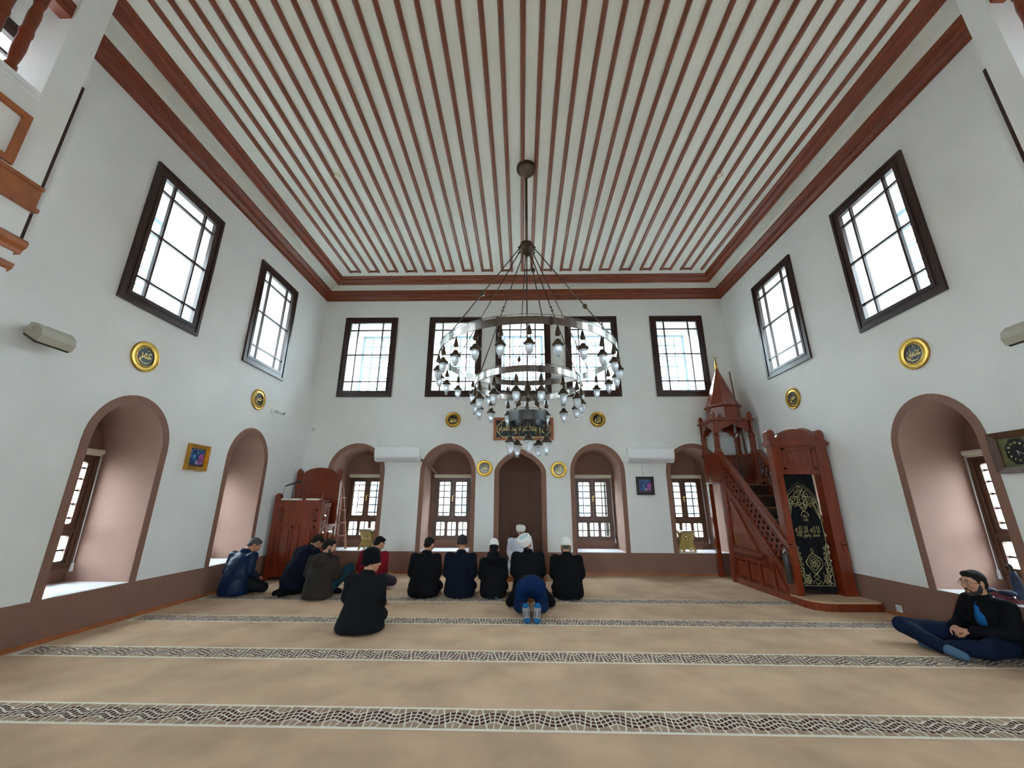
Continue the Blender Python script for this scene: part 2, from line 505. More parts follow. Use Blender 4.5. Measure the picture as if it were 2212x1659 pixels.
wall_back = make_wall('back', 'wall_back', -W, W, UPPER_BACK, LOWER_BACK, 'white far wall with five dark upper windows and arched recesses', True)
wall_left = make_wall('left', 'wall_left', YB, D, UPPER_SIDE+UPPER_REAR_SIDE, LOWER_SIDE, 'white side wall on the left with arched window recesses')
wall_right = make_wall('right', 'wall_right', YB, D, UPPER_SIDE+UPPER_REAR_SIDE, LOWER_SIDE, 'white side wall on the right with arched window recesses')
# prayer niche: apse swept on a half round plan, with its painted surround
fn = face_map('back')
mb = MB(); prof = [(MIH[0]-MIH[1]+BW+0.012, 0.0)] + mih_in(24) + [(MIH[0]+MIH[1]-BW-0.012, 0.0)]
hwm = MIH[1]-BW-0.012; NA = 12
rings = []
for u, z in prof:
    pass
def niche_pt(a, t):     # a: angle across the plan, t: 0..1 up the profile
    z = t; return None
hs = ZS-0.01; levels = [0.0, 0.4, 0.9, 1.4, 1.8, hs] 
right = [p for p in mih_in(48) if p[0] >= MIH[0]-1e-6]          # crown to springing
right = right[::-1]
prof2 = [(hwm, z) for z in levels] + [(p[0]-MIH[0], p[1]) for p in right[1:]]
vs = []; nk = 16
for r, z in prof2:
    for k in range(nk+1):
        a = PI*k/nk
        vs.append(fn(MIH[0]-r*math.cos(a), z, 0.80*max(r, 1e-4)*math.sin(a)))
fs = [(i*(nk+1)+k, i*(nk+1)+k+1, (i+1)*(nk+1)+k+1, (i+1)*(nk+1)+k) for i in range(len(prof2)-1) for k in range(nk)]
mb = MB().add(vs, fs, smooth=True)
build('prayer_niche', mb, M['mihrab'], wall_back)
mb = MB(); o = [(MIH[0]-MIH[1], 0.0)] + mih_out(24) + [(MIH[0]+MIH[1], 0.0)]
i = [(MIH[0]-hwm, 0.0)] + mih_in(24) + [(MIH[0]+hwm, 0.0)]; n = len(o)
vs = [fn(u, z, -0.006) for u, z in o] + [fn(u, z, -0.006) for u, z in i] + [fn(u, z, 0.001) for u, z in o] + [fn(u, z, 0.001) for u, z in i]
fs = []
for k in range(n-1):
    fs += [(k, k+1, n+k+1, n+k), (k, 2*n+k, 2*n+k+1, k+1), (n+k, n+k+1, 3*n+k+1, 3*n+k)]
build('arch_surround', MB().add(vs, fs), M['brown'], wall_back)

mb = MB(); wall_face(mb, -W, W, 0, ZC+0.3, [(RZ0, [(a, RZ1), (b, RZ1)]) for a, b in REAR_FILL], face_map('rear'))
wall_rear = struct(build('wall_rear', mb, M['plaster']), 'white entrance wall behind the viewer')

# skirting boards
for nm, side, segs in (('baseboard_left', 'left', [(YB, D)]), ('baseboard_right', 'right', [(YB, D)]), ('baseboard_back', 'back', [(-W, MIH[0]-MIH[1]), (MIH[0]+MIH[1], W)])):
    mb = MB(); f2 = face_map(side)
    for a, b in segs:
        mb.prism([(a, 0), (b, 0), (b, 0.045), (a, 0.045)], -0.022, 0.0, f2)
    struct(build(nm, mb, M['signwood']), 'low orange-brown wooden skirting board')

# ceiling, cornice and battens
mb = MB().add([(-W-0.02, YB-0.02, ZC), (W+0.02, YB-0.02, ZC), (W+0.02, D+0.02, ZC), (-W-0.02, D+0.02, ZC)], [(0,1,2,3)])
ceiling = struct(build('ceiling', mb, M['ceil']), 'white ceiling with pairs of red-brown battens')
def run(profile):
    mb = MB(); n = len(profile); vs = []
    for sx, sy in ((-1, 1), (1, 1), (1, -1), (-1, -1)):
        for d, z in profile:
            vs.append((sx*(W-d), (D-d) if sy > 0 else (YB+d), z))
    fs = []
    for c in range(4):
        e = (c+1) % 4
        for k in range(n):
            j = (k+1) % n
            fs.append((c*n+k, e*n+k, e*n+j, c*n+j))
    return mb.add(vs, fs)
struct(build('trim_1', run([(0.0, 6.385), (0.022, 6.39), (0.03, 6.425), (0.065, 6.475), (0.085, 6.48), (0.10, 6.515), (0.15, 6.545), (0.17, 6.565), (0.172, 6.60), (0.0, 6.60)]), M['cornice']), 'lower red-brown moulded cornice around the walls')
struct(build('trim_2', run([(0.16, 6.592), (0.22, 6.625), (0.30, 6.645), (0.38, 6.645), (0.45, 6.63), (0.50, 6.605), (0.50, 6.66), (0.16, 6.66)]), M['ceil']), 'white cove between the two cornice bands')
struct(build('trim_3', run([(0.475, 6.575), (0.505, 6.585), (0.52, 6.62), (0.555, 6.655), (0.575, 6.66), (0.59, 6.695), (0.615, 6.72), (0.625, 6.742), (0.475, 6.742)]), M['cornice']), 'upper red-brown moulded cornice around the ceiling panel')
BX = [-4.145, -3.690, -3.243, -2.784, -2.338, -1.884, -1.424, -0.968, -0.497, -0.023, 0.438, 0.893, 1.352, 1.816, 2.296, 2.776, 3.250, 3.722, 4.203]
y1 = 8.43; y0 = YB+0.7
bmesh_ = MB().prism([(0, 0.004), (0.008, -0.026), (0.026, -0.034), (0.044, -0.034), (0.062, -0.026), (0.07, 0.004)], 0, 1, lambda u, v, d: (u, d*(y1-y0), v)).mesh('batten', M['batten'])
endm = MB().prism([(0, 0.004), (0.006, -0.026), (0.05, -0.026), (0.058, 0.004)], 0.07, 0.221, lambda u, v, d: (d, u, v)).mesh('batten_end', M['batten'])
for k, x in enumerate(BX):
    for dx in ((0, 0.221) if k < 18 else (0,)):
        link('batten', bmesh_, ceiling, (x+dx, y0, ZC))
    if k < 18:
        link('batten_end', endm, ceiling, (x, y1-0.058, ZC))

# ------------------------------------------------------------------ windows
WN = [0]
VX = (0.195, 0.785); VZ = (0.135, 0.52, 0.885)
def upper_window(side, a, b, label, full=True):
    WN[0] += 1
    f2 = face_map(side)
    w = struct_empty('window_%d' % WN[0], f2((a+b)/2, UZ0, 0), label)
    a2, b2, z0, z1 = a+UM, b-UM, UZ0+UM, UZ1-UM
    mb = MB()       # casing: two stepped rings
    def ring(o, i, d0, d1):
        for P in (((o[0], o[2]), (o[1], o[2]), (i[1], i[2]), (i[0], i[2])), ((o[0], o[3]), (o[1], o[3]), (i[1], i[3]), (i[0], i[3])),
                  ((o[0], o[2]), (i[0], i[2]), (i[0], i[3]), (o[0], o[3])), ((o[1], o[2]), (i[1], i[2]), (i[1], i[3]), (o[1], o[3]))):
            mb.prism(P, d0, d1, f2)
    ring((a, b, UZ0, UZ1), (a+0.045, b-0.045, UZ0+0.045, UZ1-0.045), -0.035, 0.0)
    ring((a+0.045, b-0.045, UZ0+0.045, UZ1-0.045), (a+0.10, b-0.10, UZ0+0.10, UZ1-0.10), -0.022, 0.0)
    ring((a+0.10, b-0.10, UZ0+0.10, UZ1-0.10), (a2+0.012, b2-0.012, z0+0.012, z1-0.012), -0.03, 0.03)
    build('frame', mb, M['frame'], w)
    us = [a2+0.01] + [a2+(b2-a2)*t for t in VX] + [b2-0.01]
    zs = [z0+0.01] + [z0+(z1-z0)*t for t in VZ] + [z1-0.01]
    if side == 'x': pass
    for u in us[1:-1]:
        build('muntin', MB().prism([(u-0.014, z0), (u+0.014, z0), (u+0.014, z1), (u-0.014, z1)], -0.018, 0.022, f2), M['frame'], w)
    for z in zs[1:-1]:
        build('muntin', MB().prism([(a2, z-0.014), (b2, z-0.014), (b2, z+0.014), (a2, z+0.014)], -0.016, 0.020, f2), M['frame'], w)
    if full:
        for i in range(3):
            for j in range(4):
                build('pane', MB().prism([(us[i], zs[j]), (us[i+1], zs[j]), (us[i+1], zs[j+1]), (us[i], zs[j+1])], 0.0, 0.004, f2), M['glass'], w)
    # outer casement at the outer face of the wall
    mb = MB()
    ring((a2-0.02, b2+0.02, z0-0.02, z1+0.02), (a2+0.06, b2-0.06, z0+0.06, z1-0.06), TH-0.005, TH+0.05)
    for i in (1, 2, 3):
        u = a2+(b2-a2)*i/4
        mb.prism([(u-0.018, z0), (u+0.018, z0), (u+0.018, z1), (u-0.018, z1)], TH+0.005, TH+0.03, f2)
    for j in range(1, 6):
        z = z0+(z1-z0)*j/6
        mb.prism([(a2, z-0.018), (b2, z-0.018), (b2, z+0.018), (a2, z+0.018)], TH+0.006, TH+0.028, f2)
    build('outer_casement', mb, M['outer'], w)
    return w
names_b = ['far left', 'second from the left', 'middle', 'second from the right', 'far right']
for k, (a, b) in enumerate(UPPER_BACK): upper_window('back', a, b, 'dark framed upper window, %s of five in the far wall' % names_b[k])
for side in ('left', 'right'):
    for k, (a, b) in enumerate(UPPER_SIDE+UPPER_REAR_SIDE):
        upper_window(side, a, b, 'dark framed upper window in the %s wall, %s' % (side, ['half hidden by the gallery pier', 'the nearer one in full view', 'the one by the corner', 'over the gallery', 'over the gallery by the entrance'][k]), k in (1, 2))

HW = 0.445
def lower_window(side, c, label, blind_label):
    WN[0] += 1
    f2 = face_map(side)
    w = struct_empty('window_%d' % WN[0], f2(c, ZD, TH), label)
    build('sill', MB().prism([(c-HW-0.2+0.02, ZD-0.03), (c+HW+0.18, ZD-0.03), (c+HW+0.18, ZD+0.004), (c-HW-0.18, ZD+0.004)], -0.004, TH-0.002, f2), M['marble'], w)
    mb = MB(); d0, d1 = TH-0.05, TH+0.04
    R = lambda u0, u1, z0, z1: mb.prism([(c+u0, z0), (c+u1, z0), (c+u1, z1), (c+u0, z1)], d0, d1, f2)
    R(-HW, -0.395, 0.60, 2.03); R(0.395, HW, 0.60, 2.03); R(-0.395, 0.395, 1.985, 2.03); R(-0.395, 0.395, 0.60, 0.665); R(-0.395, 0.395, 1.025, 1.075)
    build('frame', mb, M['sash'], w)
    def light(nm, u0, u1, z0, z1, bw, nv, nh, off):
        mb = MB()
        P = lambda a, b, e, g, x0=d0+0.012, x1=d1-0.02: mb.prism([(c+a, e), (c+b, e), (c+b, g), (c+a, g)], x0, x1, f2)
        P(u0, u0+bw, z0, z1); P(u1-bw, u1, z0, z1); P(u0+bw, u1-bw, z0, z0+bw); P(u0+bw, u1-bw, z1-bw, z1)
        r = 0.028
        for su, sz in ((0, 0), (1, 0), (1, 1), (0, 1)):      # rounded corners of the opening
            cu = c+(u0+bw if su == 0 else u1-bw); cz = z0+bw if sz == 0 else z1-bw
            du = 1 if su == 0 else -1; dz = 1 if sz == 0 else -1
            arc = [(cu+du*(r-r*math.cos(t)), cz+dz*(r-r*math.sin(t))) for t in (0, PI/8, PI/4, 3*PI/8, PI/2)]
            mb.prism([(cu, cz)] + arc, d0+0.013, d1-0.021, f2)
        s = build(nm, mb, M['sash'], w)
        g0, g1, h0, h1 = u0+bw, u1-bw, z0+bw, z1-bw
        mb = MB()
        for i in range(nv):
            u = g0+(g1-g0)*off
            mb.prism([(c+u-0.011, h0), (c+u+0.011, h0), (c+u+0.011, h1), (c+u-0.011, h1)], TH-0.006, TH+0.006, f2)
        hs = ([0.09, 0.31, 0.53, 0.72, 0.90] if nh > 1 else [0.42])
        for t in hs:
            z = h0+(h1-h0)*t
            mb.prism([(c+g0, z-0.011), (c+g1, z-0.011), (c+g1, z+0.011), (c+g0, z+0.011)], TH-0.005, TH+0.005, f2)
        build('glazing_bar', mb, M['frame'], s)
        build('pane', MB().prism([(c+g0, h0), (c+g1, h0), (c+g1, h1), (c+g0, h1)], TH-0.003, TH+0.003, f2), M['glass'], s)
    light('casement', -0.395, -0.003, 1.075, 1.985, 0.065, 1, 5, 0.42)
    light('casement', 0.003, 0.395, 1.075, 1.985, 0.065, 1, 5, 0.58)
    for k in range(3):
        u = -0.395+k*0.2633
        light('fixed_light', u+0.002, u+0.2613, 0.665, 1.025, 0.030, 1, 1, 0.5)
    mb = MB(); hu = c+0.0; f3 = lambda u, z, d: f2(u, z, TH-0.05-d)
    mb.prism([(hu-0.014, 1.47), (hu+0.014, 1.47), (hu+0.014, 1.60), (hu-0.014, 1.60)], 0.0, 0.012, f3)
    mb.prism([(hu-0.01, 1.57), (hu+0.045, 1.60), (hu+0.05, 1.615), (hu-0.01, 1.59)], 0.03, 0.045, f3)
    mb.prism([(hu-0.008, 1.572), (hu+0.008, 1.572), (hu+0.008, 1.588), (hu-0.008, 1.588)], 0.012, 0.03, f3)
    build('handle', mb, M['goldp'], w)
    b = thing('roller_blind', blind_label, 'blind', f2(c, 2.03, TH-0.06))
    mb = MB(); prof = [(0.0, 2.035), (-0.02, 2.03), (-0.075, 2.035), (-0.085, 2.05), (-0.085, 2.085), (-0.07, 2.10), (0.0, 2.10)]
    mb.prism([(p[0], p[1]) for p in prof], c-0.46, c+0.46, lambda d, z, u: f2(u, z, TH-0.004+d))
    build('cassette', mb, M['cream'], b)
    rail = MB().prism([(c-0.45, 2.012), (c+0.45, 2.012), (c+0.45, 2.030), (c-0.45, 2.030)], TH-0.07, TH-0.052, f2)
    build('bottom_rail', rail, M['cream'], b)
    mb = MB(); e = 0.448
    mb.tube([f2(c+e, 2.04, TH-0.075), f2(c+e+0.012, 1.4, TH-0.075), f2(c+e+0.015, 0.66, TH-0.08)], 0.004, 5)
    mb.tube([f2(c+e-0.018, 2.04, TH-0.075), f2(c+e, 1.4, TH-0.08), f2(c+e+0.015, 0.66, TH-0.085)], 0.004, 5)
    mb.prism([(c+e, 0.56), (c+e+0.03, 0.56), (c+e+0.022, 0.66), (c+e+0.008, 0.66)], TH-0.095, TH-0.07, f2)
    build('pull_chain', mb, M['white'], b)
    return w
for c, h, l, bl in ((-3.765, 0, 'behind the preacher chair', 'cream roller blind above the window behind the wooden preacher chair'),
                    (-1.675, 0, 'left of the prayer niche', 'cream roller blind in the arched recess just left of the prayer niche'),
                    (1.680, 0, 'right of the prayer niche', 'cream roller blind in the arched recess just right of the prayer niche'),
                    (3.830, 0, 'beside the pulpit', 'cream roller blind in the recess beside the pulpit stair')):
    lower_window('back', c, 'brown sash window in the arched recess '+l, bl)
for side in ('left', 'right'):
    for k, (c, h) in enumerate(LOWER_SIDE):
        lower_window(side, c, 'brown sash window in the %s wall, %s recess' % (side, ('out of view', 'nearer', 'further')[k]),
                     'cream roller blind in the %s arched recess of the %s wall' % (('first', 'nearer visible', 'further')[k], side))
for a, b in REAR_FILL:
    WN[0] += 1
    w = struct_empty('window_%d' % WN[0], ((a+b)/2, YB, RZ0), 'unseen glazed opening added to the entrance wall for fill light')
    mb = MB()
    for u in (a+0.04, (a+b)/2, b-0.04): mb.box((u-0.04, YB-0.08, RZ0), (u+0.04, YB, RZ1))
    for z in (RZ0+0.04, 2.1, RZ1-0.04): mb.box((a, YB-0.07, z-0.04), (b, YB-0.01, z+0.04))
    build('frame', mb, M['frame'], w)
    build('pane', MB().box((a, YB-0.045, RZ0), (b, YB-0.04, RZ1)), M['glass'], w)
# ================================================================== LETTERING (joined Arabic forms set by hand)
AR = {'ا': (0xFE8D, 0xFE8E), 'ب': (0xFE8F, 0xFE90, 0xFE91, 0xFE92), 'ث': (0xFE99, 0xFE9A, 0xFE9B, 0xFE9C), 'ج': (0xFE9D, 0xFE9E, 0xFE9F, 0xFEA0),
      'ح': (0xFEA1, 0xFEA2, 0xFEA3, 0xFEA4), 'د': (0xFEA9, 0xFEAA), 'ر': (0xFEAD, 0xFEAE), 'س': (0xFEB1, 0xFEB2, 0xFEB3, 0xFEB4),
      'ش': (0xFEB5, 0xFEB6, 0xFEB7, 0xFEB8), 'ط': (0xFEC1, 0xFEC2, 0xFEC3, 0xFEC4), 'ع': (0xFEC9, 0xFECA, 0xFECB, 0xFECC),
      'ف': (0xFED1, 0xFED2, 0xFED3, 0xFED4), 'ك': (0xFED9, 0xFEDA, 0xFEDB, 0xFEDC), 'ل': (0xFEDD, 0xFEDE, 0xFEDF, 0xFEE0),
      'م': (0xFEE1, 0xFEE2, 0xFEE3, 0xFEE4), 'ن': (0xFEE5, 0xFEE6, 0xFEE7, 0xFEE8), 'ه': (0xFEE9, 0xFEEA, 0xFEEB, 0xFEEC),
      'و': (0xFEED, 0xFEEE), 'ي': (0xFEF1, 0xFEF2, 0xFEF3, 0xFEF4)}
def shape(txt):
    out = []
    for wd in txt.split(' '):
        s = []
        for i, ch in enumerate(wd):
            if ch not in AR: s.append(ch); continue
            pj = i > 0 and wd[i-1] in AR and len(AR[wd[i-1]]) == 4
            nj = len(AR[ch]) == 4 and i+1 < len(wd) and wd[i+1] in AR
            f = AR[ch]
            k = 3 if pj and nj else 2 if nj else 1 if pj else 0
            s.append(chr(f[k]))
        out.append(''.join(s))
    return ' '.join(out)[::-1]
def text_mesh(txt, w, h, fn, name, thick=0.004, raw=False):
    """lettering fitted into a w x h box centred on 0,0, placed by fn(x, y, d)"""
    c = bpy.data.curves.new(name, 'FONT'); c.body = txt if raw else shape(txt); c.resolution_u = 3
    c.extrude = 0.02; c.offset = 0.012
    o = bpy.data.objects.new(name, c); COL.objects.link(o); bpy.context.view_layer.update()
    me = bpy.data.meshes.new_from_object(o.evaluated_get(bpy.context.evaluated_depsgraph_get()))
    bpy.data.objects.remove(o); bpy.data.curves.remove(c)
    xs = [v.co.x for v in me.vertices]; ys = [v.co.y for v in me.vertices]
    x0, x1, y0, y1 = min(xs), max(xs), min(ys), max(ys)
    mb = MB()
    vs = [fn(((v.co.x-x0)/(x1-x0)-0.5)*w, ((v.co.y-y0)/(y1-y0)-0.5)*h, thick if v.co.z > 0 else 0.0) for v in me.vertices]
    mb.add(vs, [tuple(p.vertices) for p in me.polygons])
    bpy.data.meshes.remove(me)
    return mb

# ================================================================== CHANDELIER
CX, CY = 0.07, 5.36
ch = thing('chandelier', 'huge three-tier ring chandelier hung with frosted lanterns over the carpet', 'chandelier', (CX, CY, ZC))
P = lambda r, a, z: (CX+r*math.cos(a), CY+r*math.sin(a), z)
mb = MB().lathe([(0.155, 6.74), (0.16, 6.70), (0.15, 6.66), (0.12, 6.62), (0.075, 6.575), (0.035, 6.53), (0.02, 6.50)], (CX, CY, 0), 28)
build('ceiling_rose', mb, M['bronze'], ch)
build('stem', MB().cyl((CX, CY, 6.55), (CX, CY, 5.25), 0.021, n=14), M['bronze'], ch)
mb = MB().lathe([(0.02, 5.31), (0.05, 5.30), (0.10, 5.26), (0.122, 5.20), (0.125, 5.17), (0.105, 5.12), (0.06, 5.07), (0.025, 5.055), (0.012, 5.03)], (CX, CY, 0), 28)
for k in range(6):
    a = 2*PI*k/6+PI/2
    mb.cyl(P(0.11, a, 5.16), P(0.15, a, 5.15), 0.014, n=8)
build('hub', mb, M['bronze'], ch)
M['ring_dark'] = mat('smoked_steel', (0.13, 0.135, 0.14), 0.22, 1.0, var=0.05)
RINGS = [(1.235, 3.385, 0.088, 24, 0.0), (0.725, 2.985, 0.082, 15, PI/15), (0.252, 2.52, 0.125, 5, 0.0)]
for R, z, h, n, ph in RINGS:
    seg = 96 if R > 0.5 else 48
    pr = [(R, z-h/2), (R+0.006, z-h/2), (R+0.006, z+h/2), (R, z+h/2), (R-0.012, z+h/2), (R-0.012, z-h/2)]
    prof = pr + [pr[0]]
    rg = build('ring', MB().lathe(prof, (CX, CY, 0), seg, cap=False, smooth=False), M['steel'] if R > 0.5 else M['ring_dark'], ch)
    mb = MB()                                       # pierced gallery along the upper edge
    m = int(2*PI*R/0.034); zt = z+h/2
    for k in range(m):
        a = 2*PI*k/m; b = 2*PI*(k+0.5)/m; c = 2*PI*(k+1)/m
        mb.tube([P(R, a, zt-0.002), P(R, (a+b)/2, zt+0.016), P(R, b, zt+0.026), P(R, (b+c)/2, zt+0.016), P(R, c, zt-0.002)], 0.0028, 4)
    mb.lathe([(R-0.003, zt+0.026), (R+0.003, zt+0.026), (R+0.003, zt+0.031), (R-0.003, zt+0.031), (R-0.003, zt+0.026)], (CX, CY, 0), seg, cap=False)
    g = build('pierced_edge', mb, M['steel'], rg); g['kind'] = 'stuff'
    for k in range(6 if R > 0.5 else 3):            # joint straps
        a = 2*PI*k/6 + PI/6 + 0.2
        mb = MB()
        mb.hexa([P(R+0.010, a-0.018/R, z-h/2-0.004), P(R+0.010, a+0.018/R, z-h/2-0.004), P(R-0.016, a+0.018/R, z-h/2-0.004), P(R-0.016, a-0.018/R, z-h/2-0.004),
                 P(R+0.010, a-0.018/R, z+h/2+0.004), P(R+0.010, a+0.018/R, z+h/2+0.004), P(R-0.016, a+0.018/R, z+h/2+0.004), P(R-0.016, a-0.018/R, z+h/2+0.004)])
        build('strap', mb, M['darksteel'], rg)
def rod(p0, p1, t, kn=0.036):
    mb = MB().cyl(p0, p1, 0.0075, n=8)
    r = build('suspension_rod', mb, M['bronze'], ch)
    v0 = Vector(p0); v1 = Vector(p1); c = v0.lerp(v1, t); q = (v1-v0).to_track_quat('Z', 'Y').to_matrix()
    kb = MB().lathe([(0.008, -0.05), (0.022, -0.03), (kn, 0.0), (0.022, 0.03), (0.008, 0.05)], c, 10, R=q)
    build('knob', kb, M['bronze'], r)
for k in range(6):
    a = -PI/2 + 0.12 + 2*PI*k/6
    rod(P(0.13, a, 5.14), P(1.235, a, 3.43), (0.60, 0.66, 0.80, 0.82, 0.66, 0.58)[k] if k else 0.42)
for k in range(3):
    a = PI/2 + 2*PI*k/3
    rod(P(0.06, a, 5.07), P(0.725, a, 3.03), 0.5, 0.001)
build('centre_rod', MB().cyl((CX, CY, 5.04), (CX, CY, 2.95), 0.008, n=8), M['bronze'], ch)
mb = MB().lathe([(0.01, 3.0), (0.04, 2.975), (0.055, 2.93), (0.03, 2.88), (0.012, 2.86)], (CX, CY, 0), 16)
build('lower_hub', mb, M['bronze'], ch)
for k in range(3):
    a = -PI/2 + 2*PI*k/3
    rod(P(0.03, a, 2.93), P(0.245, a, 2.585), 0.55, 0.04)
# lantern: shaped once, repeated on the three rings
def lantern_meshes(s):
    S = lambda L: [(r*s, z*s) for r, z in L]
    body = MB().lathe(S([(0.005, 0.01), (0.006, -0.018), (0.014, -0.03), (0.026, -0.085), (0.034, -0.108), (0.030, -0.125), (0.006, -0.135)]), (0, 0, 0), 12)
    body.lathe(S([(0.006, -0.172), (0.022, -0.176), (0.033, -0.192), (0.045, -0.214), (0.064, -0.232), (0.067, -0.240), (0.062, -0.246), (0.044, -0.246), (0.036, -0.252), (0.0, -0.252)]), (0, 0, 0), 18)
    for k in range(3):
        a = 2*PI*k/3+0.5
        body.cyl((0.02*s*math.cos(a), 0.02*s*math.sin(a), -0.12*s), (0.058*s*math.cos(a), 0.058*s*math.sin(a), -0.238*s), 0.0022*s, n=5)
        e = [(0.055*s*math.cos(a+t*2*PI/3), 0.055*s*math.sin(a+t*2*PI/3), (-0.246-0.035*math.sin(PI*t))*s) for t in (0, .2, .4, .6, .8, 1)]
        body.tube(e, 0.0018*s, 4)
    glass = MB().lathe(S([(0.040, -0.250), (0.044, -0.268), (0.046, -0.285), (0.045, -0.305), (0.040, -0.330), (0.030, -0.355), (0.019, -0.372)]), (0, 0, 0), 18, cap=False)
    foot = MB().lathe(S([(0.012, -0.366), (0.017, -0.376), (0.024, -0.386), (0.024, -0.394), (0.010, -0.400)]), (0, 0, 0), 14)
    return body.mesh('lantern', M['bronze']), glass.mesh('glass_shade', M['frost']), foot.mesh('glass_foot', M['clear'])
LMS = {1.0: lantern_meshes(1.0), 1.12: lantern_meshes(1.12)}
for R, z, h, n, ph in RINGS:
    LM = LMS[1.12 if R < 0.5 else 1.0]
    for k in range(n):
        a = -PI/2 + ph + 2*PI*k/n
        l = link('lantern', LM[0], ch, Vector(P(R-0.003, a, z-h/2)) - WL[ch.name])
        l.rotation_euler.z = a
        g = link('glass_shade', LM[1], l); link('glass_foot', LM[2], l)

# ================================================================== PULPIT (minbar)
XL, XR = 4.06, 4.93
pu = thing('pulpit', 'tall red-brown wooden pulpit with stair, pierced balustrade and conical spire', 'pulpit', ((XL+XR)/2, 7.9, 0))
wood, woodd = M['pulpit'], M['pulpit_d']
YP = 6.72                                   # front of the portal
sx = lambda y, z, d: (XL+d, y, z)           # left flank: d into the pulpit
sr = lambda y, z, d: (XR-d, y, z)
# portal
mb = MB()
for x0, x1 in ((XL+0.015, XL+0.125), (XR-0.155, XR+0.025)):
    mb.box((x0, YP, 0.0), (x1, YP+0.15, 2.36))
    mb.box((x0-0.008, YP-0.008, 0.0), (x1+0.008, YP+0.158, 0.16))
build('portal_post', mb, wood, pu)
mb = MB().box((XL+0.125, YP+0.015, 1.885), (XR-0.155, YP+0.125, 2.36))
for z0, z1, x0, x1 in ((1.96, 2.30, XL+0.17, XR-0.20),):
    mb.box((x0, YP-0.010, z0), (x1, YP+0.02, z0+0.03)); mb.box((x0, YP-0.010, z1-0.03), (x1, YP+0.02, z1)); mb.box((x0, YP-0.010, z0), (x0+0.03, YP+0.02, z1)); mb.box((x1-0.03, YP-0.010, z0), (x1, YP+0.02, z1)); mb.box((x0+0.08, YP-0.006, z0+0.08), (x1-0.08, YP+0.02, z1-0.08))
build('portal_lintel', mb, wood, pu)
mb = MB().box((XL-0.035, YP-0.04, 2.36), (XR+0.055, YP+0.17, 2.40)); mb.box((XL-0.01, YP-0.02, 2.335), (XR+0.035, YP+0.165, 2.36)); mb.box((XL-0.015, YP-0.02, 2.40), (XR+0.035, YP+0.165, 2.425))
build('portal_cornice', mb, wood, pu)
cxp = (XL+XR)/2+0.01
arc = [(cxp+0.33*math.cos(t), 2.43+0.19*math.sin(t)) for t in [PI*i/20 for i in range(21)]]
mb = MB().prism([(cxp+0.33, 2.425)] + arc + [(cxp-0.33, 2.425)], YP+0.02, YP+0.12, lambda u, v, d: (u, d, v))
arc2 = [(cxp+0.26*math.cos(t), 2.45+0.125*math.sin(t)) for t in [PI*i/16 for i in range(17)]]
mb.prism(arc2, YP+0.005, YP+0.03, lambda u, v, d: (u, d, v))
build('pediment', mb, wood, pu)
fin = [(-0.065, 2.425), (0.065, 2.425), (0.065, 2.54), (0.055, 2.575), (0.03, 2.60), (0.0, 2.607), (-0.03, 2.60), (-0.055, 2.575), (-0.065, 2.54)]
for xc in (XL+0.045, XR-0.03):
    build('finial', MB().prism(fin, YP+0.01, YP+0.135, lambda u, v, d: (xc+u, d, v), smooth=False), wood, pu)
# plinth step
mb = MB()
out = [(XL-0.02, YP+0.15), (XL-0.02, YP-0.15), (XL+0.02, YP-0.29), (XL+0.12, YP-0.385), (XL+0.26, YP-0.42), (XR+0.03, YP-0.40), (XR+0.06, YP-0.37), (XR+0.06, YP+0.15)]
build('plinth', MB().prism(out, 0.0, 0.10, lambda u, v, d: (u, v, d)), wood, pu)
ins = [((XL+XR)/2+(u-(XL+XR)/2)*0.985, 6.5+(v-6.5)*0.975) for u, v in out]
build('step_carpet', MB().prism(ins, 0.10, 0.118, lambda u, v, d: (u, v, d)), M['carpet'], pu)
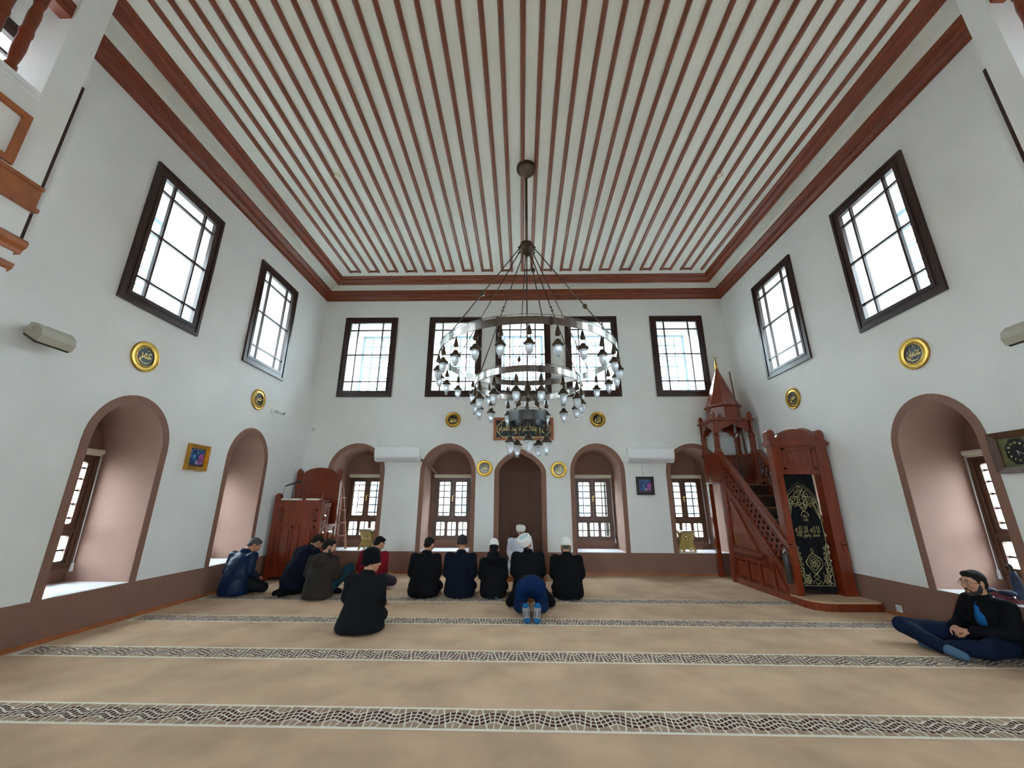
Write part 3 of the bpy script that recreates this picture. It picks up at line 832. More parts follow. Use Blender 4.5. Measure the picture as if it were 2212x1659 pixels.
# stair flanks
Y0, Y1 = YP+0.10, 8.52
zt = lambda y: 0.845+(2.488-0.845)*(y-6.684)/(8.51-6.684)       # top of the hand rail
for nm, f in (('left_flank', sx), ('right_flank', sr)):
    mb = MB()
    low = lambda y: zt(y)-0.80
    g = 0.66
    P1 = [(Y0, 0.0), (8.54, 0.0), (8.54, zt(8.54)-0.70), (Y0, max(0.02, zt(Y0)-0.70))]
    mb.prism(P1, 0.050, 0.075, f)                                 # board behind the mouldings
    mb.prism([(Y0-0.1, 0.0), (8.54, 0.0), (8.54, 0.10), (Y0-0.1, 0.10)], -0.004, 0.06, f)          # foot rail
    mb.prism([(8.44, 0.10), (8.54, 0.10), (8.54, zt(8.54)-0.5), (8.44, zt(8.44)-0.5)], 0.0, 0.06, f)
    for ys in (8.04, 7.645, 7.25):
        mb.prism([(ys-0.03, 0.10), (ys+0.03, 0.10), (ys+0.03, 0.50), (ys-0.03, 0.50)], 0.006, 0.06, f)
    mb.prism([(Y0, zt(Y0)-g), (8.52, zt(8.52)-g), (8.52, zt(8.52)-g+0.075), (Y0, zt(Y0)-g+0.075)], -0.010, 0.06, f)   # string under the pierced band
    mb.prism([(6.98, zt(6.98)-g-0.085), (8.46, zt(8.46)-g-0.085), (8.46, zt(8.46)-g-0.045), (6.95, zt(6.95)-g-0.045)], 0.006, 0.06, f)
    build(nm, mb, wood, pu)
    mb = MB()
    mb.prism([(7.49, 0.555), (8.45, 0.555), (8.45, 0.605), (7.46, 0.605)], -0.018, 0.06, f)
    mb.prism([(7.46, 0.525), (8.45, 0.525), (8.45, 0.542), (7.45, 0.542)], 0.0, 0.06, f)
    mb.prism([(7.40, 0.455), (8.45, 0.455), (8.45, 0.50), (7.42, 0.50)], 0.0, 0.06, f)
    build('rail', mb, wood, pu)
    def raised(P_, e=0.035):
        n_ = len(P_); cu_ = sum(p[0] for p in P_)/n_; cv_ = sum(p[1] for p in P_)/n_
        def sh(p, k): 
            L_ = math.hypot(p[0]-cu_, p[1]-cv_); q_ = 1-k/max(L_, 0.05); return (cu_+(p[0]-cu_)*q_, cv_+(p[1]-cv_)*q_)
        A_ = [f(*p, 0.046) for p in P_]; B_ = [f(*sh(p, e), 0.046) for p in P_]; C_ = [f(*sh(p, e*2.0), 0.020) for p in P_]
        m2 = MB(); m2.add(A_ + B_ + C_, [(k, (k+1) % n_, n_+(k+1) % n_, n_+k) for k in range(n_)] + [(n_+k, n_+(k+1) % n_, 2*n_+(k+1) % n_, 2*n_+k) for k in range(n_)] + [tuple(range(2*n_, 3*n_))])
        build('panel', m2, wood, pu)
    for a, b in ((8.07, 8.44), (7.675, 8.01), (7.28, 7.615)):
        raised([(a, 0.10), (b, 0.10), (b, 0.455), (a, 0.455 if a > 7.3 else 0.40)])
    raised([(6.93, 0.10), (7.22, 0.10), (7.22, zt(7.22)-g-0.09)], 0.03)
    raised([(7.60, 0.605), (8.44, 0.605), (8.44, zt(8.44)-g-0.085)])
    # hand rail
    mb = MB()
    mb.prism([(6.70, zt(6.70)-0.14), (8.52, zt(8.52)-0.14), (8.52, zt(8.52)-0.02), (6.70, zt(6.70)-0.02)], 0.0, 0.055, f)
    mb.prism([(6.70, zt(6.70)-0.035), (8.54, zt(8.54)-0.035), (8.54, zt(8.54)), (6.70, zt(6.70))], -0.018, 0.07, f)
    mb.prism([(6.74, zt(6.74)-0.185), (8.50, zt(8.50)-0.185), (8.50, zt(8.50)-0.165), (6.74, zt(6.74)-0.165)], 0.0, 0.05, f)
    build('handrail', mb, wood, pu)
    # pierced star lattice
    mb = MB()
    slope = (zt(8.5)-zt(7.5)); ln = math.hypot(1, slope); dy, dz = 1/ln, slope/ln
    top, bot = -0.20, -0.59
    nrow = 3; pitch = 0.125
    def q(s_, t_):      # along the slope, down
        return (6.80+s_*dy, zt(6.80)+s_*dz+t_)
    Ltot = (8.47-6.80)/dy
    ns = int(Ltot/pitch)
    for i in range(ns+1):
        for j in range(nrow):
            s0 = (i+0.5*(j % 2))*Ltot/ns; tt = top-0.065-j*0.13
            if s0 > Ltot: continue
            c_ = q(s0, tt)
            ring = [(c_[0]+0.062*math.cos(PI/3*k+0.3), c_[1]+0.062*math.sin(PI/3*k+0.3)) for k in range(6)]
            mb.ribbon(ring, 0.017, f, 0.014, 0.034, closed=True)
            for k in range(6):
                a = PI/3*k+0.3
                mb.ribbon([(c_[0]+0.062*math.cos(a), c_[1]+0.062*math.sin(a)), (c_[0]+0.094*math.cos(a), c_[1]+0.094*math.sin(a))], 0.014, f, 0.016, 0.032)
    lt = build('pierced_lattice', mb, wood, pu); lt['kind'] = 'stuff'
# stair
for k in range(8):
    y = 6.98+k*0.20; z = 0.30+k*0.235*0.92
    if k == 0: pass
    mb = MB().box((XL+0.06, y, z-0.22), (XR-0.06, y+0.24, z-0.012))
    stp = build('step', mb, M['stairc'], pu)
    build('nosing', MB().box((XL+0.06, y-0.006, z-0.03), (XR-0.06, y+0.012, z-0.008)), M['stairn'], stp)
build('landing', MB().box((XL+0.06, 8.52, 1.84), (XR-0.06, 9.15, 1.92)), wood, pu)
# tower
TX0, TX1, TY0, TY1 = XL-0.025, XL+0.80, 8.50, 9.18
for x in (TX0, TX1-0.085):
    for y in (TY0, TY1-0.085):
        mb = MB().box((x, y, 0), (x+0.085, y+0.085, 2.86)); mb.box((x-0.012, y-0.012, 2.46), (x+0.097, y+0.097, 2.50)); mb.box((x-0.008, y-0.008, 2.78), (x+0.093, y+0.093, 2.815))
        build('tower_post', mb, wood, pu)
mb = MB().box((TX0+0.01, TY0+0.08, 1.86), (TX0+0.05, TY1-0.08, 2.42)); mb.box((TX0-0.004, TY0+0.12, 1.93), (TX0+0.03, TY1-0.12, 2.36))
build('tower_side_panel', mb, wood, pu)
mb = MB().box((TX1-0.05, TY0+0.08, 1.86), (TX1-0.01, TY1-0.08, 2.42))
build('tower_side_panel', mb, wood, pu)
mb = MB().box((TX0+0.08, TY1-0.06, 1.86), (TX1-0.08, TY1-0.03, 2.47))
build('tower_back_panel', mb, wood, pu)
build('tower_moulding', MB().box((TX0-0.03, TY0-0.02, 2.42), (TX0+0.09, TY1+0.02, 2.455)).box((TX0-0.015, TY0-0.01, 2.385), (TX0+0.08, TY1+0.01, 2.425)), wood, pu)
build('tower_moulding', MB().box((TX1-0.09, TY0-0.02, 2.42), (TX1+0.03, TY1+0.02, 2.455)), wood, pu)
build('tower_moulding', MB().box((TX0-0.018, TY0, 1.84), (TX0+0.06, TY1, 1.875)), wood, pu)
mb = MB()   # dark braced opening under the landing
mb.prism([(TY0+0.08, 0.435), (TY0+0.16, 0.435), (TY0+0.16, 0.0), (TY0+0.08, 0.0)], 0.0, 0.02, lambda y, z, d: (TX0+0.03+d, y, z))
build('brace', mb, woodd, pu)
for f_, a, b in ((lambda u, v, d: (u, TY0+d, v), TX0, TX1), (lambda u, v, d: (u, TY1-d, v), TX0, TX1), (lambda u, v, d: (TX0+d, u, v), TY0, TY1), (lambda u, v, d: (TX1-d, u, v), TY0, TY1)):
    og = [(a, 3.13), (b, 3.13), (b, 2.80), (b-0.085, 2.80)]
    c0 = (a+b)/2; hw = (b-a)/2-0.085
    for t, zz in ((0.97, 2.86), (0.86, 2.90), (0.74, 2.905), (0.70, 2.95), (0.52, 2.985), (0.30, 2.99), (0.24, 3.015), (0.0, 3.05)): og.append((c0+hw*t, zz))
    for t, zz in ((0.24, 3.015), (0.30, 2.99), (0.52, 2.985), (0.70, 2.95), (0.74, 2.905), (0.86, 2.90), (0.97, 2.86)): og.append((c0-hw*t, zz))
    og += [(a+0.085, 2.80), (a, 2.80)]
    # split into quads so that the scalloped outline stays clean
    mb = MB(); bot = og[3:]
    for p, q2 in zip(bot, bot[1:]):
        if abs(p[0]-q2[0]) > 1e-4: mb.prism([(q2[0], q2[1]), (p[0], p[1]), (p[0], 3.13), (q2[0], 3.13)], 0.012, 0.05, f_)
    build('canopy_arch', mb, wood, pu)
mb = MB().box((TX0-0.03, TY0-0.03, 3.13), (TX1+0.03, TY1+0.03, 3.165)); mb.box((TX0-0.01, TY0-0.01, 3.165), (TX1+0.01, TY1+0.01, 3.19))
build('canopy_roof', mb, wood, pu)
for x in (TX0+0.03, TX1-0.03):
    for y in (TY0+0.03, TY1-0.03):
        build('corner_finial', MB().lathe([(0.045, 3.165), (0.045, 3.23), (0.05, 3.25), (0.04, 3.285), (0.018, 3.315), (0.0, 3.325)], (x, y, 0), 8, smooth=False), wood, pu)
SX, SY = (TX0+TX1)/2+0.0, (TY0+TY1)/2
def octa(prof, n=8): return MB().lathe(prof, (SX, SY, 0), n, R=Matrix.Rotation(PI/8, 3, 'Z'), smooth=False)
dr = build('drum', octa([(0.335, 3.185), (0.335, 3.44), (0.36, 3.455), (0.38, 3.475), (0.38, 3.495), (0.34, 3.50)]), wood, pu)
for k in range(8):
    a = 2*PI*k/8
    m_ = Matrix.Rotation(a, 3, 'Z')
    mb = MB()
    def fd(u, v, d):
        p = m_ @ Vector((0.308+d, u, 0)); return (SX+p.x, SY+p.y, v)
    mb.prism([(-0.09, 3.23), (0.09, 3.23), (0.09, 3.41), (-0.09, 3.41)], -0.01, 0.008, fd)
    build('drum_panel', mb, wood, dr)
build('spire', octa([(0.345, 3.495), (0.26, 3.72), (0.135, 4.07), (0.045, 4.33), (0.02, 4.38)]), wood, pu)
mb = MB().lathe([(0.03, 4.36), (0.045, 4.39), (0.02, 4.42), (0.035, 4.455), (0.04, 4.475), (0.018, 4.51), (0.028, 4.54), (0.012, 4.57), (0.02, 4.595), (0.008, 4.625), (0.006, 4.66)], (SX, SY, 0), 12)
cr = []
for k in range(15):
    t = math.radians(35+ (-250)*k/14); cr.append((0.05*math.cos(t+0.0), 0.05*math.sin(t)))
mb.tube([(SX+u, SY, 4.70+v) for u, v in cr], [0.002+0.008*math.sin(PI*k/14) for k in range(15)], 6)
build('gold_finial', mb, M['gold'], pu)['label'] = 'gilded crescent finial'
# curtain in the portal: black velvet with gold embroidery
cu = thing('curtain', 'black curtain with gold arabesque embroidery hanging in the pulpit doorway', 'curtain', (XL+0.39, YP+0.13, 1.9))
X0, X1 = XL+0.130, XR-0.235
def cl(u, v, d=0):      # u 0..1 across, v height
    sway = 0.05*(1-(v/1.9))
    x = X0+0.01+(X1-X0)*u + 0.035*(1.9-v)/1.9
    return (x, YP+0.115+0.012*math.sin(u*17)+0.006*math.sin(u*31+v*3)-d+0.01*math.sin(v*2.2+u*3), v)
mb = MB(); nu, nv = 30, 22
vs = [cl(i/nu, 0.17+0.02*math.sin(i/nu*6)*(1-j/nv)+1.72*j/nv, dd) for dd in (0.0, -0.006) for j in range(nv+1) for i in range(nu+1)]
ly = (nu+1)*(nv+1); fs = []
for j in range(nv):
    for i in range(nu):
        k = j*(nu+1)+i
        fs += [(k, k+1, k+nu+2, k+nu+1), (ly+k, ly+k+nu+1, ly+k+nu+2, ly+k+1)]
mb.add(vs, fs, smooth=True)
build('cloth', mb, M['velvet'], cu, recalc=False)
emb = MB()
Ucl = X1-X0
def cf(u, v, d): return cl(0.5+u/Ucl, v, 0.010+d)
def rib(pts, w=0.011, mirror=True, closed=False):
    emb.ribbon(pts, w, cf, 0.0, 0.004, closed=closed)
    if mirror: emb.ribbon([(-x, y) for x, y in pts][::-1], w, cf, 0.0, 0.004, closed=closed)
def spiral(cx, cy, r, a0, turns, sgn=1, n=18, shrink=0.25):
    return [(cx+r*(1-(1-shrink)*k/n)*math.cos(a0+sgn*turns*2*PI*k/n), cy+r*(1-(1-shrink)*k/n)*math.sin(a0+sgn*turns*2*PI*k/n)) for k in range(n+1)]
BWH = 0.235
rib([(0.0, 1.72), (0.06, 1.69), (0.13, 1.63), (0.19, 1.56), (0.225, 1.48), (BWH, 1.36), (BWH, 0.24)], 0.007)
rib([(-BWH, 0.24), (BWH, 0.24)], 0.008, False)
rib([(0.0, 1.76), (0.08, 1.715), (0.16, 1.645), (0.225, 1.55), (0.255, 1.45), (0.262, 1.3)], 0.003)
rib([(0.0, 1.70), (0.045, 1.655), (0.02, 1.615), (0.0, 1.59)]); rib([(0.0, 1.655), (0.025, 1.635), (0.0, 1.62)], 0.008)
rib(spiral(0.085, 1.575, 0.055, 1.2, 1.25)); rib(spiral(0.135, 1.50, 0.05, 2.6, 1.3, -1)); rib(spiral(0.045, 1.52, 0.042, 0.3, 1.2, -1))
rib(spiral(0.19, 1.46, 0.04, 1.8, 1.1)); rib(spiral(0.065, 1.44, 0.048, 2.0, 1.2)); rib(spiral(0.125, 1.405, 0.035, 0.5, 1.1))
rib([(0.0, 1.58), (0.05, 1.53), (0.075, 1.46), (0.045, 1.38), (0.0, 1.31)]); rib([(0.0, 1.45), (0.03, 1.40), (0.0, 1.355)])
rib([(0.20, 1.52), (0.185, 1.42), (0.205, 1.35), (0.222, 1.27), (0.224, 1.20)], 0.012); rib([(0.15, 1.46), (0.175, 1.38), (0.19, 1.31), (0.215, 1.25)], 0.009)
rib([(0.0, 1.33), (0.04, 1.29), (0.055, 1.25), (0.02, 1.235), (0.0, 1.265)], 0.01); rib([(0.0, 1.235), (0.03, 1.20), (0.0, 1.175)], 0.009); rib([(0.0, 1.19), (0.035, 1.165)], 0.008)
# lower medallion and side scrolls
rib([(0.0, 0.77), (0.022, 0.735), (0.0, 0.705)], 0.008)
rib([(0.0, 0.70), (0.05, 0.655), (0.095, 0.62), (0.125, 0.575), (0.115, 0.53), (0.085, 0.49), (0.05, 0.455), (0.0, 0.395)], 0.014)
rib([(0.0, 0.66), (0.045, 0.615), (0.08, 0.575), (0.07, 0.535), (0.04, 0.49), (0.0, 0.45)], 0.009)
rib(spiral(0.035, 0.565, 0.028, 1.0, 1.2), 0.008); rib(spiral(0.03, 0.515, 0.024, 4.0, 1.1, -1), 0.008); rib([(0, 0.62), (0.022, 0.595), (0, 0.565), (0.018, 0.54), (0, 0.50)], 0.008)
for cy, r, a in ((0.33, 0.06, 0.4), (0.30, 0.042, 2.0), (0.355, 0.04, 3.3), (0.29, 0.055, 5.0)):
    rib(spiral(0.145, cy, r, a, 1.3, 1 if r > 0.05 else -1), 0.010)
for cy, r, a in ((0.42, 0.045, 1.0), (0.47, 0.035, 2.4), (0.54, 0.04, 4.0), (0.62, 0.035, 1.5), (0.70, 0.03, 3.0), (0.77, 0.026, 0.4)):
    rib(spiral(0.198, cy, r, a, 1.2, -1 if r > 0.035 else 1), 0.009)
rib([(0.225, 0.26), (0.18, 0.30), (0.205, 0.38), (0.17, 0.44), (0.20, 0.52), (0.185, 0.60), (0.215, 0.68), (0.20, 0.75), (0.228, 0.84)], 0.010)
rib([(0.0, 0.40), (0.035, 0.36), (0.0, 0.33), (0.045, 0.30), (0.0, 0.255)], 0.012); rib([(0.05, 0.26), (0.09, 0.30), (0.12, 0.38), (0.09, 0.42)], 0.010)
e = build('embroidery', emb, M['gold_thread'], cu); e['label'] = 'gold thread arabesques'; e['kind'] = 'stuff'
mb = text_mesh('لا اله الا الله', 0.36, 0.105, lambda x, y, d: cf(x, 1.045+y, d), 'curtain_text')
mb2 = text_mesh('محمد رسول الله', 0.34, 0.10, lambda x, y, d: cf(x, 0.965+y, d), 'curtain_text')
mb.add(mb2.v, mb2.f)
build('lettering', mb, M['gold_thread'], cu)
# things by the pulpit
t = thing('canister', 'slim dark grey cylinder with chrome neck hung on the left post of the pulpit portal', 'canister', (XL-0.045, YP+0.02, 0.3))
build('body', MB().lathe([(0.02, 0.27), (0.042, 0.28), (0.042, 0.66), (0.03, 0.70), (0.016, 0.715)], (XL-0.04, YP+0.04, 0), 16), mat('dark_canister', (0.035, 0.032, 0.028), 0.4), t)
mb = MB().lathe([(0.016, 0.715), (0.02, 0.74), (0.012, 0.77)], (XL-0.04, YP+0.04, 0), 12); mb.beam((XL-0.07, YP+0.03, 0.775), (XL+0.0, YP+0.05, 0.785), 0.02, 0.012); mb.tube([(XL-0.055, YP+0.02, 0.75), (XL-0.085, YP+0.02, 0.72), (XL-0.085, YP+0.02, 0.68)], 0.007, 6)
build('valve', mb, M['chrome'], t)
build('bracket', MB().box((XL-0.03, YP+0.02, 0.50), (XL+0.02, YP+0.06, 0.53)), M['black'], t)
t = thing('staff', 'long thin wooden staff leaning in the corner behind the pulpit spire', 'staff', (4.95, 9.15, 3.19))
mb = MB().cyl((4.975, 9.13, 2.30), (4.905, 9.17, 4.40), 0.021, 0.017, 10)
build('shaft', mb, mat('weathered_stick', (0.22, 0.12, 0.07), 0.6), t)
build('ferrule', MB().cyl((4.904, 9.171, 4.40), (4.903, 9.172, 4.425), 0.020, 0.014, 10), M['bronze'], t)
t = thing('microphone', 'small silver gooseneck microphone under the pulpit canopy', 'microphone', (4.56, 8.70, 1.92))
build('gooseneck', MB().tube([(4.56, 8.70, 1.93), (4.557, 8.68, 2.455), (4.55, 8.67, 2.65), (4.545, 8.65, 2.76), (4.52, 8.62, 2.80)], 0.006, 6), M['darksteel'], t)
build('capsule', MB().cap((4.525, 8.63, 2.795), (4.57, 8.64, 2.87), 0.024, 0.028), M['chrome'], t)
build('base', MB().lathe([(0.07, 1.92), (0.07, 1.935), (0.02, 1.95)], (4.56, 8.70, 0), 16), M['black'], t)
# ================================================================== PRAYER NICHE STEP
t = thing('niche_step', 'low carpeted wooden step in front of the prayer niche', 'step', (MIH[0], 8.9, 0))
pl = [(MIH[0]-0.50, D-0.008), (MIH[0]-0.50, 8.42), (MIH[0]-0.46, 8.36), (MIH[0]+0.46, 8.36), (MIH[0]+0.50, 8.42), (MIH[0]+0.50, D-0.008)]
build('riser', MB().prism(pl, 0.0, 0.095, lambda u, v, d: (u, v, d)), M['signwood'], t)
build('carpet_top', MB().prism([(MIH[0]+(u-MIH[0])*0.985, 8.9+(v-8.9)*0.985) for u, v in pl], 0.095, 0.108, lambda u, v, d: (u, v, d)), M['carpet'], t)
bk = [(MIH[0]+0.465*math.cos(a), D-0.01+0.375*math.sin(a)) for a in [PI*i/14 for i in range(15)]]
build('niche_floor', MB().prism(bk, 0.0, 0.106, lambda u, v, d: (u, v, d)), M['carpet'], wall_back)

# ================================================================== PREACHER CHAIR
KX0, KX1, KY0, KY1 = -4.93, -3.97, 8.25, 9.02
ks = thing('preacher_chair', 'high red-brown wooden preacher chair with arched back and stepped side panels', 'chair', ((KX0+KX1)/2, 8.6, 0))
wood = M['pulpit']
mb = MB().box((KX0+0.03, KY0+0.03, 0.10), (KX1-0.03, KY0+0.06, 1.45))
mb.box((KX0, KY0, 0.0), (KX0+0.10, KY0+0.09, 1.50)); mb.box((KX1-0.06, KY0, 0.0), (KX1, KY0+0.09, 1.47))
mb.box((KX0+0.10, KY0+0.01, 0.06), (KX1-0.06, KY0+0.07, 0.20)); mb.box((KX0+0.10, KY0+0.01, 1.36), (KX1-0.06, KY0+0.07, 1.45))
mb.box((KX0+0.02, KY0+0.0, 1.445), (KX1-0.01, KY0+0.30, 1.465))
build('front_panel', mb, wood, ks)
for x0, x1, z0, z1 in ((KX0+0.16, -4.50, 0.26, 0.98), (-4.40, KX1-0.10, 0.26, 0.98), (KX0+0.16, KX1-0.10, 1.06, 1.30)):
    mb = MB().box((x0, KY0+0.006, z0), (x1, KY0+0.05, z0+0.03)).box((x0, KY0+0.006, z1-0.03), (x1, KY0+0.05, z1)).box((x0, KY0+0.006, z0), (x0+0.03, KY0+0.05, z1)).box((x1-0.03, KY0+0.006, z0), (x1, KY0+0.05, z1)); mb.box((x0+0.07, KY0+0.012, z0+0.07), (x1-0.07, KY0+0.04, z1-0.07))
    build('panel', mb, wood, ks)
build('finial', MB().prism([(-0.05, 1.49), (0.05, 1.49), (0.055, 1.54), (0.03, 1.575), (0.0, 1.60), (-0.03, 1.575), (-0.055, 1.54)], KY0+0.0, KY0+0.09, lambda u, v, d: (KX0+0.05+u, d, v)), wood, ks)
build('finial', MB().lathe([(0.02, 1.46), (0.028, 1.48), (0.014, 1.50), (0.026, 1.53), (0.012, 1.555), (0.02, 1.58), (0.0, 1.60)], (KX1-0.03, KY0+0.045, 0), 12), wood, ks)
mb = MB().box((KX0, KY1-0.10, 0.0), (KX0+0.10, KY1-0.02, 2.04)); mb.box((KX1-0.07, KY1-0.10, 0.0), (KX1+0.01, KY1-0.02, 2.04))
mb.box((KX0+0.08, KY1-0.07, 0.10), (KX1-0.06, KY1-0.04, 1.96))
c0 = (KX0+KX1)/2+0.01
mb.prism([(c0+0.39, 1.95)] + [(c0+0.39*math.cos(a), 1.955+0.205*math.sin(a)) for a in [PI*i/22 for i in range(23)]] + [(c0-0.39, 1.95)], KY1-0.075, KY1-0.035, lambda u, v, d: (u, d, v))
build('backrest', mb, wood, ks)
for xx in (KX0+0.05, KX1-0.03):
    build('finial', MB().prism([(-0.045, 2.03), (0.045, 2.03), (0.05, 2.08), (0.025, 2.11), (0.0, 2.14), (-0.025, 2.11), (-0.05, 2.08)], KY1-0.10, KY1-0.02, lambda u, v, d: (xx+u, d, v)), wood, ks)
build('seat', MB().box((KX0+0.06, KY0+0.45, 0.92), (KX1-0.03, KY1-0.08, 0.97)), wood, ks)
fk = lambda y, z, d: (KX1-d, y, z); fl = lambda y, z, d: (KX0+d, y, z)
for f in (fk, fl):
    mb = MB()
    mb.prism([(KY0+0.06, 0.08), (KY1-0.08, 0.08), (KY1-0.08, 0.99), (8.60, 0.99), (8.60, 1.40), (KY0+0.06, 1.40)], 0.012, 0.035, f)
    R = lambda a, b, c, d, p0=0.0: mb.prism([(a, c), (b, c), (b, d), (a, d)], p0, 0.04, f)
    R(KY0+0.09, 8.64, 1.34, 1.415, -0.008); R(8.55, 8.61, 1.0, 1.35); R(KY0+0.09, KY1-0.09, 0.94, 1.0, -0.008); R(KY0+0.09, 8.60, 1.245, 1.26, 0.004)
    R(8.53, 8.60, 0.10, 0.94); R(KY0+0.09, KY1-0.09, 0.06, 0.16)
    build('side_panel', mb, wood, ks)
    for a, b, c, d in ((KY0+0.13, 8.51, 1.04, 1.20), (KY0+0.13, 8.50, 0.20, 0.88), (8.64, KY1-0.13, 0.20, 0.88)):
        pb = MB().prism([(a, c), (b, c), (b, d), (a, d)], 0.010, 0.03, f)
        e = 0.045
        P8 = [f(a+0.015, c+0.015, 0.008), f(b-0.015, c+0.015, 0.008), f(b-0.015, d-0.015, 0.008), f(a+0.015, d-0.015, 0.008), f(a+e, c+e, -0.012), f(b-e, c+e, -0.012), f(b-e, d-e, -0.012), f(a+e, d-e, -0.012)]
        pb.hexa(P8)
        build('panel', pb, wood, ks)
# books and microphone on the desk of the preacher chair
def book(name, label, x0, x1, y0, y1, z, th, cover, group=None):
    b = thing(name, label, 'book', ((x0+x1)/2, (y0+y1)/2, z), group)
    build('pages', MB().box((x0+0.004, y0+0.004, z+0.003), (x1-0.004, y1-0.004, z+th-0.003)), M['paper'], b)
    mb = MB().box((x0, y0, z), (x1, y1, z+0.003)); mb.box((x0, y0, z+th-0.003), (x1, y1, z+th)); mb.box((x0, y1-0.004, z), (x1, y1, z+th))
    build('cover', mb, cover, b)
M['tanbook'] = mat('tan_cover', (0.62, 0.45, 0.22), 0.5); M['offwhite'] = mat('off_white_cover', (0.75, 0.73, 0.70), 0.5)
book('book', 'grey-white book on the desk of the preacher chair, nearest its pointed left post', -4.825, -4.685, 8.27, 8.40, 1.4665, 0.030, M['offwhite'], 'books on the preacher chair')
book('book', 'cream book on the desk of the preacher chair, under the microphone', -4.66, -4.46, 8.265, 8.40, 1.4665, 0.030, M['paper'], 'books on the preacher chair')
book('book', 'tan book on the desk of the preacher chair, nearest the stepped side', -4.32, -4.05, 8.265, 8.42, 1.4665, 0.032, M['tanbook'], 'books on the preacher chair')
t = thing('microphone', 'black microphone on a short stand on the preacher chair desk', 'microphone', (-4.72, 8.46, 1.465))
build('base', MB().lathe([(0.06, 1.465), (0.06, 1.48), (0.015, 1.49)], (-4.72, 8.46, 0), 16), M['black'], t)
build('stand', MB().tube([(-4.72, 8.46, 1.48), (-4.71, 8.46, 1.58), (-4.695, 8.46, 1.70), (-4.69, 8.455, 1.79)], 0.009, 8), M['black'], t)
mb = MB().cap((-4.84, 8.40, 1.745), (-4.62, 8.44, 1.825), 0.013, 0.018); mb.ell((-4.59, 8.445, 1.835), (0.038, 0.03, 0.03))
build('handle', mb, M['black'], t)
build('cable', MB().tube([(-4.85, 8.40, 1.74), (-4.875, 8.41, 1.64), (-4.90, 8.43, 1.54), (-4.89, 8.46, 1.47)], 0.004, 6), M['black'], t)
# narrow ladder standing on the sill
t = thing('ladder', 'narrow brown wooden step ladder standing on the sill beside the preacher chair', 'ladder', (-4.02, 9.45, ZD))
A0, A1 = Vector((-4.06, 9.30, ZD+0.004)), Vector((-4.125, 9.34, 1.86))
B0, B1 = Vector((-3.945, 9.58, ZD+0.004)), Vector((-4.14, 9.50, 1.76))
M['lad'] = mat('ladder_wood', (0.33, 0.16, 0.10), 0.35, var=0.2, stretch=(6, 6, 1))
build('stile', MB().beam(A0, A1, 0.045, 0.022, (0, 1, 0)), M['lad'], t)
build('stile', MB().beam(B0, B1, 0.045, 0.022, (0, 1, 0)), M['lad'], t)
for k, s in enumerate((0.20, 0.39, 0.58, 0.77)):
    p = A0.lerp(A1, s); q = B0.lerp(B1, s+0.01); q.z = p.z
    build('tread', MB().beam(p, q, 0.10, 0.02), M['lad'], t)

# ================================================================== BOOK STANDS ON THE SILLS
def book_stand(x, y, rz, label, blabel):
    z = ZD+0.004
    t = thing('book_stand', label, 'stand', (x, y, z))
    Rz = Matrix.Rotation(rz, 3, 'Z')
    T = lambda u, v, w: tuple(Vector((x, y, z)) + Rz @ Vector((u, v, w)))
    for s in (-1, 1):
        # board leaning: foot at -s, top at +s
        mb = MB()
        outl = [(-0.15, 0.0), (-0.11, 0.0), (-0.085, 0.08), (-0.05, 0.10), (-0.03, 0.07), (0.03, 0.07), (0.05, 0.10), (0.085, 0.08), (0.11, 0.0), (0.15, 0.0), (0.145, 0.30), (0.14, 0.40), (-0.14, 0.40), (-0.145, 0.30)]
        def f(u, v, d):
            return T(u, s*(-0.10+0.21*v/0.40)+d, v)
        def strip(a, b, v0, v1): mb.prism([(a, v0), (b, v0), (b, v1), (a, v1)], -0.008, 0.008, f)
        # legs, waist and pierced head assembled as one board
        mb.prism([(-0.15, 0), (-0.105, 0), (-0.075, 0.11), (-0.145, 0.16)], -0.008, 0.008, f); mb.prism([(0.105, 0), (0.15, 0), (0.145, 0.16), (0.075, 0.11)], -0.008, 0.008, f)
        mb.prism([(-0.145, 0.16), (-0.075, 0.11), (-0.03, 0.06), (0.03, 0.06), (0.075, 0.11), (0.145, 0.16), (0.143, 0.25), (-0.143, 0.25)], -0.008, 0.008, f)
        strip(-0.143, -0.055, 0.25, 0.31); strip(-0.015, 0.015, 0.25, 0.31); strip(0.055, 0.143, 0.25, 0.31); strip(-0.142, 0.142, 0.31, 0.40)
        build('board', mb, M['rahle'], t)
    b = thing('open_book', blabel, 'book', T(0, 0.0, 0.38))
    for s in (-1, 1):
        mb = MB()
        N = 8; top = []; bot = []
        for i in range(N+1):
            v = 0.155*i/N; h = 0.018*math.sin(PI*min(1, i/N*1.0))*0.9+0.012
            base = Vector((0, s*(0.005+v*0.93), 0.372+v*0.30))
            top.append((base.y, base.z+h)); bot.append((base.y, base.z))
        mb.prism(bot + top[::-1], -0.13, 0.13, lambda v, w, d: T(d, v, w))
        build('page_block', mb, M['paper'], b)
        cv = MB().prism([(s*0.0, 0.362), (s*0.155, 0.41), (s*0.155, 0.416), (s*0.0, 0.368)], -0.135, 0.135, lambda v, w, d: T(d, v, w))
        build('cover', cv, M['black'], b)
book_stand(3.56, 9.45, 0.12, 'pale wooden folding book stand on the sill beside the pulpit', 'open book lying on the pale stand beside the pulpit')
book_stand(-3.44, 9.46, -0.35, 'pale wooden folding book stand on the sill beside the preacher chair', 'open book lying on the pale stand beside the preacher chair')

